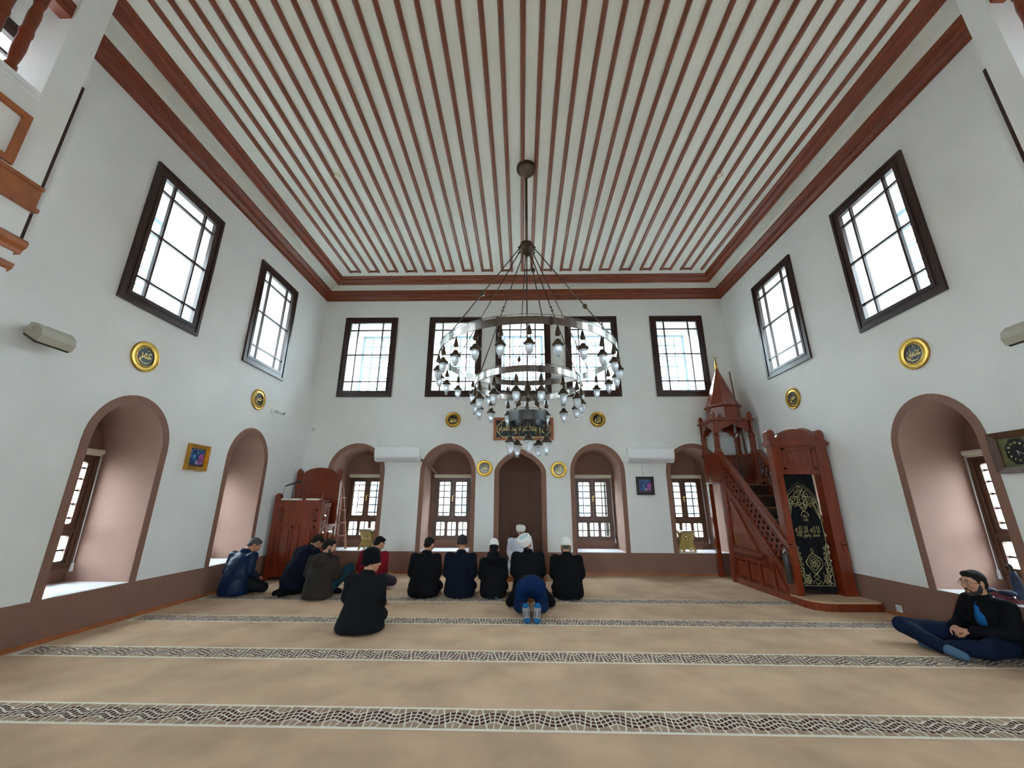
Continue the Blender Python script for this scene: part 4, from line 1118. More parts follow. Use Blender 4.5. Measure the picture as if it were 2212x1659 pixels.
# ================================================================== ROUNDELS
def roundel(side, u, z, r, txt, label, tw=1.0, th=1.0):
    f0 = face_map(side)
    flip = -1 if side == 'right' else 1        # reading direction along the wall
    # local x to the viewer's right: along +x on the far wall, +y on the left wall, -y on the right wall
    f = lambda x, y, d: f0(u+x*(1 if side in ('back', 'left') else -1), z+y, -d)
    t = thing('roundel', label, 'roundel', f0(u, z, 0), 'gilded calligraphy roundels')
    prof = [(0.0, 0.0), (r, 0.0), (r*1.0, 0.008), (r*0.985, 0.020), (r*0.95, 0.024), (r*0.90, 0.020), (r*0.66, 0.016), (r*0.615, 0.022), (r*0.60, 0.014)]
    def lat(prof, n=40, m=0, mb=None):
        mb = mb or MB(); vs = []
        for rr, dd in prof:
            for k in range(n):
                a = 2*PI*k/n; vs.append(f(rr*math.cos(a), rr*math.sin(a), dd))
        fs = [(i*n+k, i*n+(k+1) % n, (i+1)*n+(k+1) % n, (i+1)*n+k) for i in range(len(prof)-1) for k in range(n)]
        return mb.add(vs, fs, True, m)
    mb = lat(prof[1:]); 
    build('rim', mb, M['gold'], t)
    mb = lat([(r*0.605, 0.010), (r*0.3, 0.0105), (0.001, 0.011)])
    build('field', mb, M['ink'], t)
    mb = text_mesh(txt, r*0.92*tw, r*0.66*th, lambda x, y, d: f(x, y, 0.0115+d), 'roundel_text')
    # sweeping tail and vowel marks
    mb.ribbon([(-r*0.40, -r*0.05), (-r*0.36, -r*0.28), (-r*0.15, -r*0.42), (r*0.12, -r*0.43), (r*0.36, -r*0.30)], [r*0.01, r*0.05, r*0.06, r*0.045, r*0.01], f, 0.0115, 0.0150)
    mb.ribbon([(r*0.05, r*0.40), (r*0.13, r*0.46), (r*0.20, r*0.44)], r*0.035, f, 0.0115, 0.0150)
    build('lettering', mb, M['goldp'], t)
roundel('left', 4.905, 3.255, 0.205, 'عمر', 'gold roundel with black centre on the left wall, above the nearer arched recess', 0.9)
roundel('left', 7.300, 3.290, 0.200, 'حسن', 'gold roundel with black centre on the left wall, beside the security camera', 0.9)
roundel('right', 4.945, 3.270, 0.205, 'عثمان', 'gold roundel with black centre on the right wall, above the nearer arched recess', 1.0)
roundel('right', 7.330, 3.300, 0.200, 'حسن', 'gold roundel with black centre on the right wall, above the pulpit portal', 0.9)
roundel('back', -1.612, 3.290, 0.183, 'محمد', 'gold roundel on the far wall left of the green framed inscription', 0.95)
roundel('back', 1.750, 3.297, 0.183, 'الله', 'gold roundel on the far wall right of the green framed inscription', 0.85, 1.1)
roundel('back', -0.850, 2.180, 0.185, 'عمر', 'gold roundel on the far wall just left of the pointed prayer niche', 0.85)
roundel('back', 0.815, 2.150, 0.185, 'الله', 'gold roundel on the far wall just right of the pointed prayer niche', 0.85, 1.1)

# framed inscription above the prayer niche
fb = face_map('back'); f = lambda x, y, d: fb(0.030+x, 3.075+y, -d)
t = thing('inscription', 'dark green board with gold Arabic calligraphy in an orange-brown frame', 'sign', fb(0.03, 3.075, 0))
hw, hh, b = 0.692, 0.262, 0.062
mb = MB()
for P4 in ([(-hw, -hh), (hw, -hh), (hw-b, -hh+b), (-hw+b, -hh+b)], [(-hw, hh), (hw, hh), (hw-b, hh-b), (-hw+b, hh-b)], [(-hw, -hh), (-hw, hh), (-hw+b, hh-b), (-hw+b, -hh+b)], [(hw, -hh), (hw, hh), (hw-b, hh-b), (hw-b, -hh+b)]):
    mb.prism(P4, 0.0, 0.03, f)
build('frame', mb, M['signwood'], t)
build('board', MB().prism([(-hw+b-0.01, -hh+b-0.01), (hw-b+0.01, -hh+b-0.01), (hw-b+0.01, hh-b+0.01), (-hw+b-0.01, hh-b+0.01)], 0.004, 0.012, f), M['signgreen'], t)
ix, iy, cc = hw-b-0.02, hh-b-0.012, 0.125
mb = MB().ribbon([(-ix, -iy+cc), (-ix, iy-cc), (-ix+cc, iy), (ix-cc, iy), (ix, iy-cc), (ix, -iy+cc), (ix-cc, -iy), (-ix+cc, -iy)], 0.015, f, 0.012, 0.0145, closed=True)
build('gold_border', mb, M['goldp'], t)
mb = text_mesh('فول وجهك شطر المسجد الحرام', 1.14, 0.235, lambda x, y, d: f(x, y-0.01, 0.0122+d), 'inscription_text')
for k in range(9):
    x = -0.5+k*0.125+0.02*math.sin(k*5); y = 0.125+0.02*math.sin(k*3)
    mb.ribbon([(x-0.02, y-0.008), (x+0.025, y+0.012)], 0.008, f, 0.0122, 0.0150)
build('lettering', mb, M['goldp'], t)

# ================================================================== PICTURES AND CLOCK
def paintmat(name):
    m = bpy.data.materials.new(name); m.use_nodes = True; nt = m.node_tree; n = nt.nodes; l = nt.links
    b = n['Principled BSDF']; b.inputs['Roughness'].default_value = 0.35
    tc = n.new('ShaderNodeTexCoord'); no = n.new('ShaderNodeTexNoise'); no.inputs['Scale'].default_value = 9; no.inputs['Detail'].default_value = 5
    l.new(tc.outputs['Object'], no.inputs['Vector'])
    cr = n.new('ShaderNodeValToRGB'); e = cr.color_ramp.elements
    e[0].position = 0.35; e[0].color = (0.004, 0.012, 0.07, 1); e[1].position = 0.72; e[1].color = (0.03, 0.20, 0.42, 1)
    x = cr.color_ramp.elements.new(0.55); x.color = (0.006, 0.06, 0.22, 1)
    l.new(no.outputs['Fac'], cr.inputs['Fac']); l.new(cr.outputs['Color'], b.inputs['Base Color'])
    return m
M['nightblue'] = paintmat('blue_painting'); 
M['magenta'] = mat('magenta_wash', (0.30, 0.06, 0.26), 0.4, var=0.45, scale=14); M['umber'] = mat('umber_ground', (0.05, 0.028, 0.03), 0.5, var=0.5, scale=30); M['palemark'] = mat('pale_marks', (0.35, 0.55, 0.75), 0.4)
M['lilac'] = mat('grey_lilac', (0.28, 0.24, 0.36), 0.5); M['bronzeframe'] = mat('dark_gilt_frame', (0.055, 0.026, 0.012), 0.35, 0.3); M['giltframe'] = mat('gilt_frame', (0.50, 0.27, 0.05), 0.3, 0.75, var=0.2)
def picture(side, u, z, w, h, label, fr, fr2, cord=False, depth=0.045):
    f0 = face_map(side); f = lambda x, y, d: f0(u+x, z+y, -d)
    t = thing('painting', label, 'picture', f0(u, z, 0))
    hw, hh = w/2, h/2
    mb = MB()
    def ring(a, b_, d0, d1, m):
        for P4 in ([(-hw+a, -hh+a), (hw-a, -hh+a), (hw-b_, -hh+b_), (-hw+b_, -hh+b_)], [(-hw+a, hh-a), (hw-a, hh-a), (hw-b_, hh-b_), (-hw+b_, hh-b_)], [(-hw+a, -hh+a), (-hw+a, hh-a), (-hw+b_, hh-b_), (-hw+b_, -hh+b_)], [(hw-a, -hh+a), (hw-a, hh-a), (hw-b_, hh-b_), (hw-b_, -hh+b_)]):
            mb.prism(P4, d0, d1, f, m)
    ring(0, 0.022, 0, depth, 0); ring(0.022, 0.034, 0, depth-0.012, 1); ring(0.034, 0.05, 0, depth-0.02, 0); ring(0.05, 0.060, 0, depth-0.028, 1)
    build('frame', mb, [fr, fr2], t)
    iw, ih = hw-0.058, hh-0.058
    cv = build('canvas', MB().prism([(-iw, -ih), (iw, -ih), (iw, ih), (-iw, ih)], 0.0, 0.010, f), M['nightblue'], t)
    PT = lambda nm, P, h, m: build(nm, MB().prism(P, 0.010, h, f), m, cv)
    PT('lit_sky', [(0.015, -ih*0.72), (iw, -ih*0.72), (iw, ih*0.45), (iw*0.45, ih*0.42), (0.04, ih*0.05), (0.02, -ih*0.3)], 0.0107, M['magenta'])
    PT('dark_ground', [(-iw, -ih), (iw, -ih), (iw, -ih*0.70), (0.2*iw, -ih*0.78), (-iw, -ih*0.72)], 0.0110, M['umber'])
    PT('pale_skirt', [(-0.01, -ih*0.75), (0.045, -ih*0.75), (0.05, -ih*0.35), (0.02, -ih*0.2), (-0.005, -ih*0.4)], 0.0111, M['lilac'])
    PT('dark_figure', [(0.0, -ih*0.05), (0.035, -ih*0.12), (0.06, -ih*0.38), (0.045, -ih*0.42), (0.02, -ih*0.20), (-0.005, -ih*0.10)], 0.0113, M['ink'])
    for x, y in ((-0.8, 0.62), (-0.45, 0.86), (0.0, 0.86), (0.45, 0.86), (-0.85, 0.1), (0.1, 0.55), (0.75, -0.55), (-0.25, 0.05), (-0.3, 0.2)):
        PT('pale_mark', [(x*iw-0.010, y*ih-0.006), (x*iw+0.012, y*ih-0.006), (x*iw+0.012, y*ih+0.006), (x*iw-0.010, y*ih+0.006)], 0.0114, M['palemark'])
    if cord: build('cord', MB().tube([f(-0.02, hh-0.005, 0.006), f(-0.035, hh+0.14, 0.005), f(-0.04, hh+0.235, 0.004)], 0.003, 5), M['grey'], t)
picture('left', 6.13, 2.068, 0.40, 0.385, 'blue and magenta picture in a bright gilt frame on the left wall', M['giltframe'], M['gold'], False, 0.055)
picture('back', 2.703, 1.806, 0.382, 0.388, 'blue and magenta picture in a dark frame on the far wall under the air conditioner', M['ink'], M['bronzeframe'], True)
f0 = face_map('right'); f = lambda x, y, d: f0(4.165-x, 1.935+y, -d)
t = thing('wall_clock', 'square dark wooden wall clock with gilt numerals at the edge of the right wall', 'clock', f0(4.165, 1.935, 0))
hw, hh, b = 0.262, 0.208, 0.062
mb = MB()
for P4 in ([(-hw, -hh), (hw, -hh), (hw-b, -hh+b), (-hw+b, -hh+b)], [(-hw, hh), (hw, hh), (hw-b, hh-b), (-hw+b, hh-b)], [(-hw, -hh), (-hw, hh), (-hw+b, hh-b), (-hw+b, -hh+b)], [(hw, -hh), (hw, hh), (hw-b, hh-b), (hw-b, -hh+b)]):
    mb.hexa([f(*P4[0], 0.0), f(*P4[1], 0.0), f(*P4[2], 0.0), f(*P4[3], 0.0), f(*P4[0], 0.045), f(*P4[1], 0.045), f(*P4[2], 0.02), f(*P4[3], 0.02)])
build('frame', mb, M['sash'], t)
M['olive'] = mat('olive_gilt_ground', (0.10, 0.10, 0.03), 0.4, 0.2, var=0.3, scale=12)
build('face', MB().prism([(-hw+b-0.01, -hh+b-0.01), (hw-b+0.01, -hh+b-0.01), (hw-b+0.01, hh-b+0.01), (-hw+b-0.01, hh-b+0.01)], 0.002, 0.010, f), M['olive'], t)
cxk = -0.045
build('dial', MB().prism([(cxk+0.112*math.cos(2*PI*k/8+PI/8)*(1 if k % 2 else 1.0), 0.138*math.sin(2*PI*k/8+PI/8)) for k in range(8)], 0.010, 0.014, f), M['ink'], t)
mb = MB()
for k in range(12):
    a = PI/2-2*PI*(k+1)/12
    tm = text_mesh(str(k+1), 0.012 if k < 9 else 0.020, 0.018, lambda x, y, d: f(cxk+0.078*math.cos(a)+x, 0.088*math.sin(a)+y, 0.0142+d), 'numeral', 0.002, raw=True)
    mb.add(tm.v, tm.f)
build('numerals', mb, M['goldp'], t)
mb = MB().ribbon([(cxk, 0.008), (cxk+0.004, -0.045)], [0.010, 0.005], f, 0.0165, 0.018); mb.ribbon([(cxk-0.006, 0.006), (cxk+0.055, -0.036)], [0.008, 0.004], f, 0.0185, 0.020)
build('hands', mb, M['chrome'], t)

# ================================================================== AIR CONDITIONERS
def aircon(x0, x1, z0, z1, label, pipe=False):
    t = thing('air_conditioner', label, 'air conditioner', ((x0+x1)/2, D, z0), 'wall air conditioners')
    h = z1-z0
    pr = [(0.0, z0+0.03), (0.05, z0), (0.13, z0+0.012), (0.185, z0+0.075), (0.20, z0+0.12), (0.20, z1-0.03), (0.185, z1-0.008), (0.16, z1), (0.0, z1)]
    mb = MB().prism(pr, x0, x1, lambda d, z, u: (u, D-d, z))
    build('casing', mb, M['white'], t)
    mb = MB().prism([(0.135, z0+0.010), (0.188, z0+0.072), (0.194, z0+0.070), (0.141, z0+0.004)], x0+0.03, x1-0.03, lambda d, z, u: (u, D-d, z))
    build('louvre', mb, mat('cool_white', (0.62, 0.63, 0.68), 0.4), t)
    build('front_panel', MB().prism([(0.198, z0+0.105), (0.206, z0+0.105), (0.206, z1-0.035), (0.198, z1-0.03)], x0+0.004, x1-0.004, lambda d, z, u: (u, D-d, z)), M['white'], t)
    for k in range(7):
        u = x0+0.08+k*(x1-x0-0.16)/6
        build('inlet_slot', MB().box((u-0.035, D-0.16, z1-0.001), (u+0.035, D-0.05, z1+0.004)), M['grey'], t)
    if pipe:
        p = thing('pipe_cover', 'brown painted pipe cover running from the air conditioner into the arched recess', 'pipe', (x1+0.03, D-0.04, z0))
        build('conduit', MB().tube([(x1+0.01, D-0.04, z0+0.05), (x1+0.06, D-0.035, z0+0.02), (x1+0.13, D-0.03, z0-0.02), (x1+0.195, D+0.05, z0-0.07), (x1+0.21, D+0.35, z0-0.14), (x1+0.22, D+0.80, z0-0.20)], 0.028, 8), M['brown'], p)
aircon(-3.315, -2.300, 2.315, 2.640, 'white wall air conditioner left of the prayer niche', True)
aircon(2.345, 3.350, 2.300, 2.620, 'white wall air conditioner right of the prayer niche above the dark framed picture')

# ================================================================== SPEAKERS, CAMERA, SENSORS, SOCKET
def speaker(s, y, label):
    x = s*W
    t = thing('wall_speaker', label, 'speaker', (x, y, 3.0))
    # wedge cabinet, D-shaped section, tipped down towards the floor
    c = Vector((x-s*0.17, y, 3.02)); R = Matrix.Rotation(-s*math.radians(32), 3, 'Y') @ Matrix.Rotation(0, 3, 'X')
    prof = [(-0.10, -0.06), (-0.10, 0.06), (-0.04, 0.085), (0.05, 0.07), (0.10, 0.02), (0.11, -0.05)]
    def f(u, v, d):
        p = R @ Vector((-s*u, d, v)); return tuple(c+p)
    build('cabinet', MB().prism(prof, -0.16, 0.16, f), M['grey_beige'], t)
    build('grille', MB().prism([(-0.095, -0.058), (0.105, -0.05), (0.09, -0.075), (-0.08, -0.08)], -0.15, 0.15, f), mat('dark_olive_grille', (0.045, 0.045, 0.03), 0.7), t)
    mb = MB().cyl((x, y-0.02, 3.10), (x-s*0.10, y-0.02, 3.07), 0.035, 0.03, 14); mb.box((x, y-0.06, 3.05), (x-s*0.012, y+0.03, 3.16))
    mb.beam((x-s*0.06, y-0.13, 3.075), (x-s*0.17, y-0.165, 3.05), 0.03, 0.03)
    build('bracket', mb, M['grey_beige'], t)
speaker(-1, 3.72, 'beige wedge-shaped speaker high on the left wall')
speaker(1, 3.66, 'beige wedge-shaped speaker high on the right wall')
t = thing('security_camera', 'small white security camera with black lens on the left wall near the corner', 'camera', (-W, 7.80, 3.165))
mb = MB().lathe([(0.05, 0.0), (0.052, 0.035), (0.042, 0.045)], (-W, 7.78, 3.18), 16, 'x'); mb.cyl((-W+0.04, 7.78, 3.175), (-W+0.085, 7.81, 3.165), 0.016)
build('mount', mb, M['white'], t)
build('body', MB().cyl((-W+0.075, 7.79, 3.17), (-W+0.16, 7.90, 3.15), 0.032, n=14), M['white'], t)
build('lens', MB().cyl((-W+0.158, 7.897, 3.150), (-W+0.170, 7.913, 3.147), 0.031, n=14), M['black'], t)
t = thing('motion_sensor', 'small white motion sensor on the far wall in the left corner', 'sensor', (-4.862, D, 3.09))
build('case', MB().prism([(0.0, 3.03), (0.035, 3.04), (0.045, 3.09), (0.03, 3.15), (0.0, 3.155)], -4.89, -4.835, lambda d, z, u: (u, D-d, z)), M['white'], t)
build('lens', MB().box((-4.883, D-0.046, 3.05), (-4.842, D-0.036, 3.09)), M['grey_beige'], t)
for x, y, w_ in ((-3.12, 5.47, 'left'), (3.33, 5.56, 'right')):
    t = thing('smoke_detector', 'small pale smoke detector on the ceiling to the %s of the chandelier' % w_, 'detector', (x, y, ZC), 'ceiling smoke detectors')
    build('base', MB().lathe([(0.055, ZC), (0.055, ZC-0.012), (0.045, ZC-0.02)], (x, y, 0), 20), M['cream'], t)
    build('head', MB().lathe([(0.045, ZC-0.02), (0.048, ZC-0.035), (0.035, ZC-0.055), (0.012, ZC-0.06)], (x, y, 0), 20), M['cream'], t)
t = thing('wall_socket', 'white electrical socket low on the brown dado of the right wall', 'socket', (W, 6.105, 0.095))
build('plate', MB().box((W-0.016, 6.065, 0.055), (W-0.006, 6.145, 0.135)), M['white'], t)
mb = MB().lathe([(0.026, 0.0), (0.026, 0.004), (0.022, 0.004), (0.020, -0.006)], (W-0.016, 6.105, 0.095), 18, '-x', cap=False); mb.cyl((W-0.0165, 6.096, 0.095), (W-0.018, 6.096, 0.095), 0.004, n=8); mb.cyl((W-0.0165, 6.114, 0.095), (W-0.018, 6.114, 0.095), 0.004, n=8)
build('outlet', mb, M['grey'], t)

# belongings on the sill behind the man by the right wall
M['navycloth'] = mat('navy_cloth', (0.010, 0.020, 0.055), 0.7, var=0.3, scale=18); M['wine'] = mat('wine_cloth', (0.12, 0.022, 0.030), 0.8, var=0.35, scale=18)
t = thing('umbrella', 'folded navy blue umbrella standing on the sill of the right arched recess', 'umbrella', (5.235, 4.83, ZD))
mb = MB().lathe([(0.012, ZD+0.006), (0.035, ZD+0.03), (0.045, ZD+0.10), (0.040, ZD+0.22), (0.022, ZD+0.30)], (5.235, 4.83, 0), 14)
build('canopy', mb, M['navycloth'], t)
build('handle', MB().tube([(5.235, 4.83, ZD+0.29), (5.235, 4.83, ZD+0.35), (5.235, 4.85, ZD+0.375), (5.235, 4.875, ZD+0.36)], 0.011, 8), M['black'], t)
t = thing('folded_cloth', 'crumpled wine red and navy cloth lying on the sill behind the bearded man', 'cloth', (5.14, 4.92, ZD))
mb = MB(); N = 18; vs = []
for j in range(N+1):
    for i in range(N+1):
        u, v = i/N, j/N
        e = min(1, 5*min(u, 1-u, v, 1-v))
        z = ZD+0.006+e*(0.05+0.035*math.sin(7*u+2)*math.cos(6*v+1)+0.02*math.sin(15*u+9*v))
        vs.append((5.015+0.13*u+0.01*math.sin(9*v), 4.70+0.42*v+0.01*math.sin(11*u), z))
mb.add(vs, [(j*(N+1)+i, j*(N+1)+i+1, (j+1)*(N+1)+i+1, (j+1)*(N+1)+i) for j in range(N) for i in range(N)], True)
mb.add([(5.02, 4.71, ZD+0.005), (5.14, 4.71, ZD+0.005), (5.14, 5.11, ZD+0.005), (5.02, 5.11, ZD+0.005)], [(0, 1, 2, 3)])
build('cloth', mb, M['wine'], t)
mb = MB()
for a, b_, c_ in ((5.08, 4.80, 0.05), (5.085, 4.99, 0.04)): mb.ell((a, b_, ZD+0.095), (0.055, 0.08, c_*0.6), nu=14, nv=8)
build('roll', mb, M['navycloth'], t)

# ================================================================== SIDE GALLERIES
def gallery(s, label):
    XG = s*4.30
    t = thing('gallery', label, 'balcony', (XG, 2.7, 0))
    X = lambda d: XG+s*d              # d away from the room
    YE = 2.845; YI = 2.61 if s < 0 else 2.665
    def bx(y0, y1, z0, z1, d0, d1): return ((X(d0), y0, z0), (X(d1), y1, z1))
    build('pier', MB().box(*bx(YI, YE, 0, ZC, 0.0, 0.36)), M['plaster'], t)
    mb = MB().box(*bx(YB, YI, 4.08, 4.86, 0.0, 0.16)); mb.box(*bx(YB, YE-0.002, 3.55, 3.83, 0.012, 0.30)); mb.box(*bx(YB, YE-0.002, 3.33, 3.44, 0.03, 0.30)); mb.box(*bx(YB, YI, 3.86, 4.05, 0.16, 0.69))
    build('parapet', mb, M['plaster'], t)
    mb = MB().box(*bx(YB, YE+0.010, 3.845, 4.075, -0.02, 0.3)); mb.box(*bx(YB, YE+0.025, 3.83, 3.865, -0.045, 0.3)); mb.box(*bx(YB, YE+0.016, 4.05, 4.085, -0.03, 0.3))
    build('fascia_beam', mb, M['signwood'], t)
    mb = MB()
    mb.prism([(0.3, 3.425), (-0.01, 3.425), (-0.015, 3.46), (-0.045, 3.49), (-0.05, 3.53), (-0.03, 3.555), (0.3, 3.555)], YB, YE+0.04, lambda d, z, y: (X(d), y, z))
    build('cornice', mb, M['signwood'], t)
    mb = MB().prism([(0.3, 3.25), (0.01, 3.25), (-0.02, 3.28), (-0.025, 3.32), (0.3, 3.335)], YB, YE+0.02, lambda d, z, y: (X(d), y, z))
    build('cornice', mb, M['signwood'], t)
    yy = 2.615; k = 0
    while yy > YB+0.9:
        mb = MB(); y0, y1, z0, z1, b = yy-0.95, yy, 4.11, 4.62, 0.055
        fr = lambda u, v, d: (X(-d), u, v)
        for P4 in ([(y0, z0), (y1, z0), (y1-b, z0+b), (y0+b, z0+b)], [(y0, z1), (y1, z1), (y1-b, z1-b), (y0+b, z1-b)], [(y0, z0), (y0, z1), (y0+b, z1-b), (y0+b, z0+b)], [(y1, z0), (y1, z1), (y1-b, z1-b), (y1-b, z0+b)]):
            mb.prism(P4, 0.0, 0.028, fr)
        build('panel_frame', mb, M['signwood'], t)
        yy -= 1.05
    mb = MB().box(*bx(YB, YI, 4.80, 4.89, -0.015, 0.20)); mb.tube([(X(-0.012), YB, 4.835), (X(-0.012), 2.56, 4.835)], 0.012, 8)
    build('coping', mb, M['white'], t)
    build('handrail', MB().box(*bx(YB, YI, 5.86, 5.93, 0.03, 0.15)), M['cornice'], t)
    y = 2.43 if s < 0 else 2.54
    while y > YB+0.2:
        mb = MB().lathe([(0.042, 4.89), (0.042, 5.0), (0.03, 5.02), (0.038, 5.08), (0.045, 5.2), (0.040, 5.33), (0.047, 5.36), (0.047, 5.40), (0.040, 5.43), (0.044, 5.6), (0.034, 5.70), (0.042, 5.74), (0.042, 5.86)], (X(0.09), y, 0), 12)
        build('baluster', mb, M['cornice'], t)
        y -= 0.175
    build('bracket', MB().box(*bx(2.50, 2.60, 5.93, 6.02, 0.02, 0.16)), M['cornice'], t)
gallery(-1, 'white gallery with red-brown balusters and wooden fascia at the left edge')
gallery(1, 'white gallery with red-brown balusters at the right edge')

# ================================================================== OUTSIDE
g = build('ground', MB().add([(-60, -60, -0.6), (60, -60, -0.6), (60, 60, -0.6), (-60, 60, -0.6)], [(0, 1, 2, 3)]), M['ground'])
struct(g, 'pale paved courtyard outside the windows')
def house(x0, x1, y0, y1, h, face, label, off=0.0):
    t = thing('house', label, 'building', ((x0+x1)/2, (y0+y1)/2, -0.6))
    build('walls', MB().box((x0, y0, -0.6), (x1, y1, h)), M['facade'], t)
    cxh, cyh = (x0+x1)/2, (y0+y1)/2
    mb = MB(); e = 0.4
    vs = [(x0-e, y0-e, h), (x1+e, y0-e, h), (x1+e, y1+e, h), (x0-e, y1+e, h)]
    if x1-x0 > y1-y0: vs += [(x0+2, cyh, h+1.4), (x1-2, cyh, h+1.4)]; fs = [(0, 1, 5, 4), (2, 3, 4, 5), (1, 2, 5), (3, 0, 4), (0, 3, 2, 1)]
    else: vs += [(cxh, y0+2, h+1.4), (cxh, y1-2, h+1.4)]; fs = [(1, 2, 5, 4), (3, 0, 4, 5), (0, 1, 4), (2, 3, 5), (0, 3, 2, 1)]
    build('roof', mb.add(vs, fs), M['roof'], t)
    if face == 'y':
        n = int((x1-x0)/2.2)
        for i in range(n):
            for z in (0.9, 3.9):
                if z+1.6 > h: continue
                x = x0+(x1-x0)*(i+0.5)/n+off
                w = build('window', MB().box((x-0.5, y0-0.03, z), (x+0.5, y0+0.02, z+1.5)), M['facade_w'], t)
                fr = MB()
                for a, b_ in (((x-0.6, y0-0.08, z-0.1), (x+0.6, y0, z)), ((x-0.6, y0-0.06, z+1.5), (x+0.6, y0, z+1.6)), ((x-0.6, y0-0.06, z), (x-0.5, y0, z+1.5)), ((x+0.5, y0-0.06, z), (x+0.6, y0, z+1.5)), ((x-0.02, y0-0.05, z), (x+0.02, y0, z+1.5))): fr.box(a, b_)
                build('window_frame', fr, M['white'], w)
    else:
        xf = x1 if face == '+x' else x0; s = 1 if face == '+x' else -1
        n = int((y1-y0)/2.4)
        for i in range(n):
            for z in (0.9, 3.9):
                if z+1.6 > h: continue
                y = y0+(y1-y0)*(i+0.5)/n
                w = build('window', MB().box((xf-0.02, y-0.5, z), (xf+s*0.03, y+0.5, z+1.5)), M['facade_w'], t)
                fr = MB()
                for a, b_ in (((xf, y-0.6, z-0.1), (xf+s*0.08, y+0.6, z)), ((xf, y-0.6, z+1.5), (xf+s*0.06, y+0.6, z+1.6)), ((xf, y-0.6, z), (xf+s*0.06, y-0.5, z+1.5)), ((xf, y+0.5, z), (xf+s*0.06, y+0.6, z+1.5)), ((xf, y-0.02, z), (xf+s*0.05, y+0.02, z+1.5))): fr.box(a, b_)
                build('window_frame', fr, M['white'], w)
house(-9, 4.5, 23, 30, 6.6, 'y', 'pale neighbouring house seen through the far wall windows, left')
house(5.0, 17, 21, 28, 7.2, 'y', 'pale neighbouring house seen through the windows by the pulpit')
house(-30, -21.5, -1, 13, 6.0, '+x', 'pale neighbouring house outside the left wall windows')
house(21.5, 30, -1, 13, 6.0, '-x', 'pale neighbouring house outside the right wall windows')
# ================================================================== PEOPLE
def cloth_mat(name, col, var=0.25, rough=0.85):
    return mat(name, col, rough, var=var, scale=5, bump=0.35, bscale=45, spec=0.12)
M['skin'] = mat('skin', (0.42, 0.20, 0.12), 0.5, var=0.08, scale=25)
M['skin_d'] = mat('tanned_skin', (0.30, 0.13, 0.075), 0.5, var=0.08, scale=25)
M['hair'] = mat('black_hair', (0.007, 0.006, 0.005), 0.75, var=0.4, scale=60, stretch=(3, 3, 0.4), bump=0.6, bscale=120, spec=0.2)
M['hair_grey'] = mat('greying_hair', (0.055, 0.050, 0.045), 0.55, var=0.5, scale=60, stretch=(3, 3, 0.4), bump=0.6, bscale=120)
M['beard'] = mat('dark_beard', (0.022, 0.014, 0.010), 0.7, var=0.4, scale=80, bump=0.6, bscale=160)
M['eye'] = mat('eye_white', (0.55, 0.53, 0.50), 0.25); M['iris'] = mat('dark_iris', (0.012, 0.008, 0.006), 0.2)
M['lip'] = mat('lips', (0.30, 0.10, 0.075), 0.5)
M['c_black'] = cloth_mat('black_cloth', (0.0040, 0.0040, 0.0052)); M['c_char'] = cloth_mat('charcoal_cloth', (0.0055, 0.0060, 0.0072))
M['c_navy'] = cloth_mat('navy_cloth_coat', (0.0035, 0.0055, 0.0125)); M['c_blue'] = cloth_mat('blue_satin_jacket', (0.004, 0.013, 0.042), rough=0.38)
M['c_brown'] = cloth_mat('grey_brown_parka', (0.026, 0.021, 0.018)); M['c_red'] = cloth_mat('crimson_jacket', (0.16, 0.006, 0.014))
M['c_teal'] = cloth_mat('teal_denim', (0.012, 0.035, 0.050)); M['c_jean'] = cloth_mat('blue_denim', (0.0015, 0.014, 0.058)); M['c_djean'] = cloth_mat('dark_blue_denim', (0.005, 0.010, 0.030))
M['c_white'] = cloth_mat('white_robe', (0.66, 0.68, 0.78), 0.05); M['c_cap'] = cloth_mat('white_knit', (0.74, 0.72, 0.68), 0.06)
M['c_tshirt'] = cloth_mat('bright_blue_tee', (0.010, 0.10, 0.28)); M['c_sock'] = cloth_mat('blue_grey_sock', (0.06, 0.11, 0.17))
M['c_sockg'] = cloth_mat('grey_sock', (0.22, 0.21, 0.21), 0.08); M['c_sockb'] = cloth_mat('blue_sock_tip', (0.012, 0.10, 0.24)); M['c_dark'] = cloth_mat('dark_trousers', (0.008, 0.008, 0.010))

_wr = bpy.data.textures.new('wrinkles', 'CLOUDS'); _wr.noise_scale = 0.11; _wr.noise_depth = 2
def fuse(mb, name, m, voxel, smooth=3, wrinkle=0.0, parent=None, dec=None):
    """merge overlapping volumes into one continuous skin"""
    me = mb.mesh(name, m)
    tmp = bpy.data.objects.new(name, me); COL.objects.link(tmp)
    r = tmp.modifiers.new('r', 'REMESH'); r.mode = 'VOXEL'; r.voxel_size = voxel; r.use_smooth_shade = True
    if smooth:
        s = tmp.modifiers.new('s', 'SMOOTH'); s.factor = 0.5; s.iterations = smooth
    if wrinkle:
        d = tmp.modifiers.new('d', 'DISPLACE'); d.texture = _wr; d.strength = wrinkle; d.mid_level = 0.5; d.texture_coords = 'LOCAL'
    if dec:
        q = tmp.modifiers.new('q', 'DECIMATE'); q.ratio = dec
    bpy.context.view_layer.update()
    out = bpy.data.meshes.new_from_object(tmp.evaluated_get(bpy.context.evaluated_depsgraph_get()))
    bpy.data.objects.remove(tmp); bpy.data.meshes.remove(me)
    out.name = name
    out.polygons.foreach_set('use_smooth', [True]*len(out.polygons))
    if not out.materials: out.materials.append(m)
    return link(name, out, parent)

class Pose: pass
def V(*a): return Vector(a)

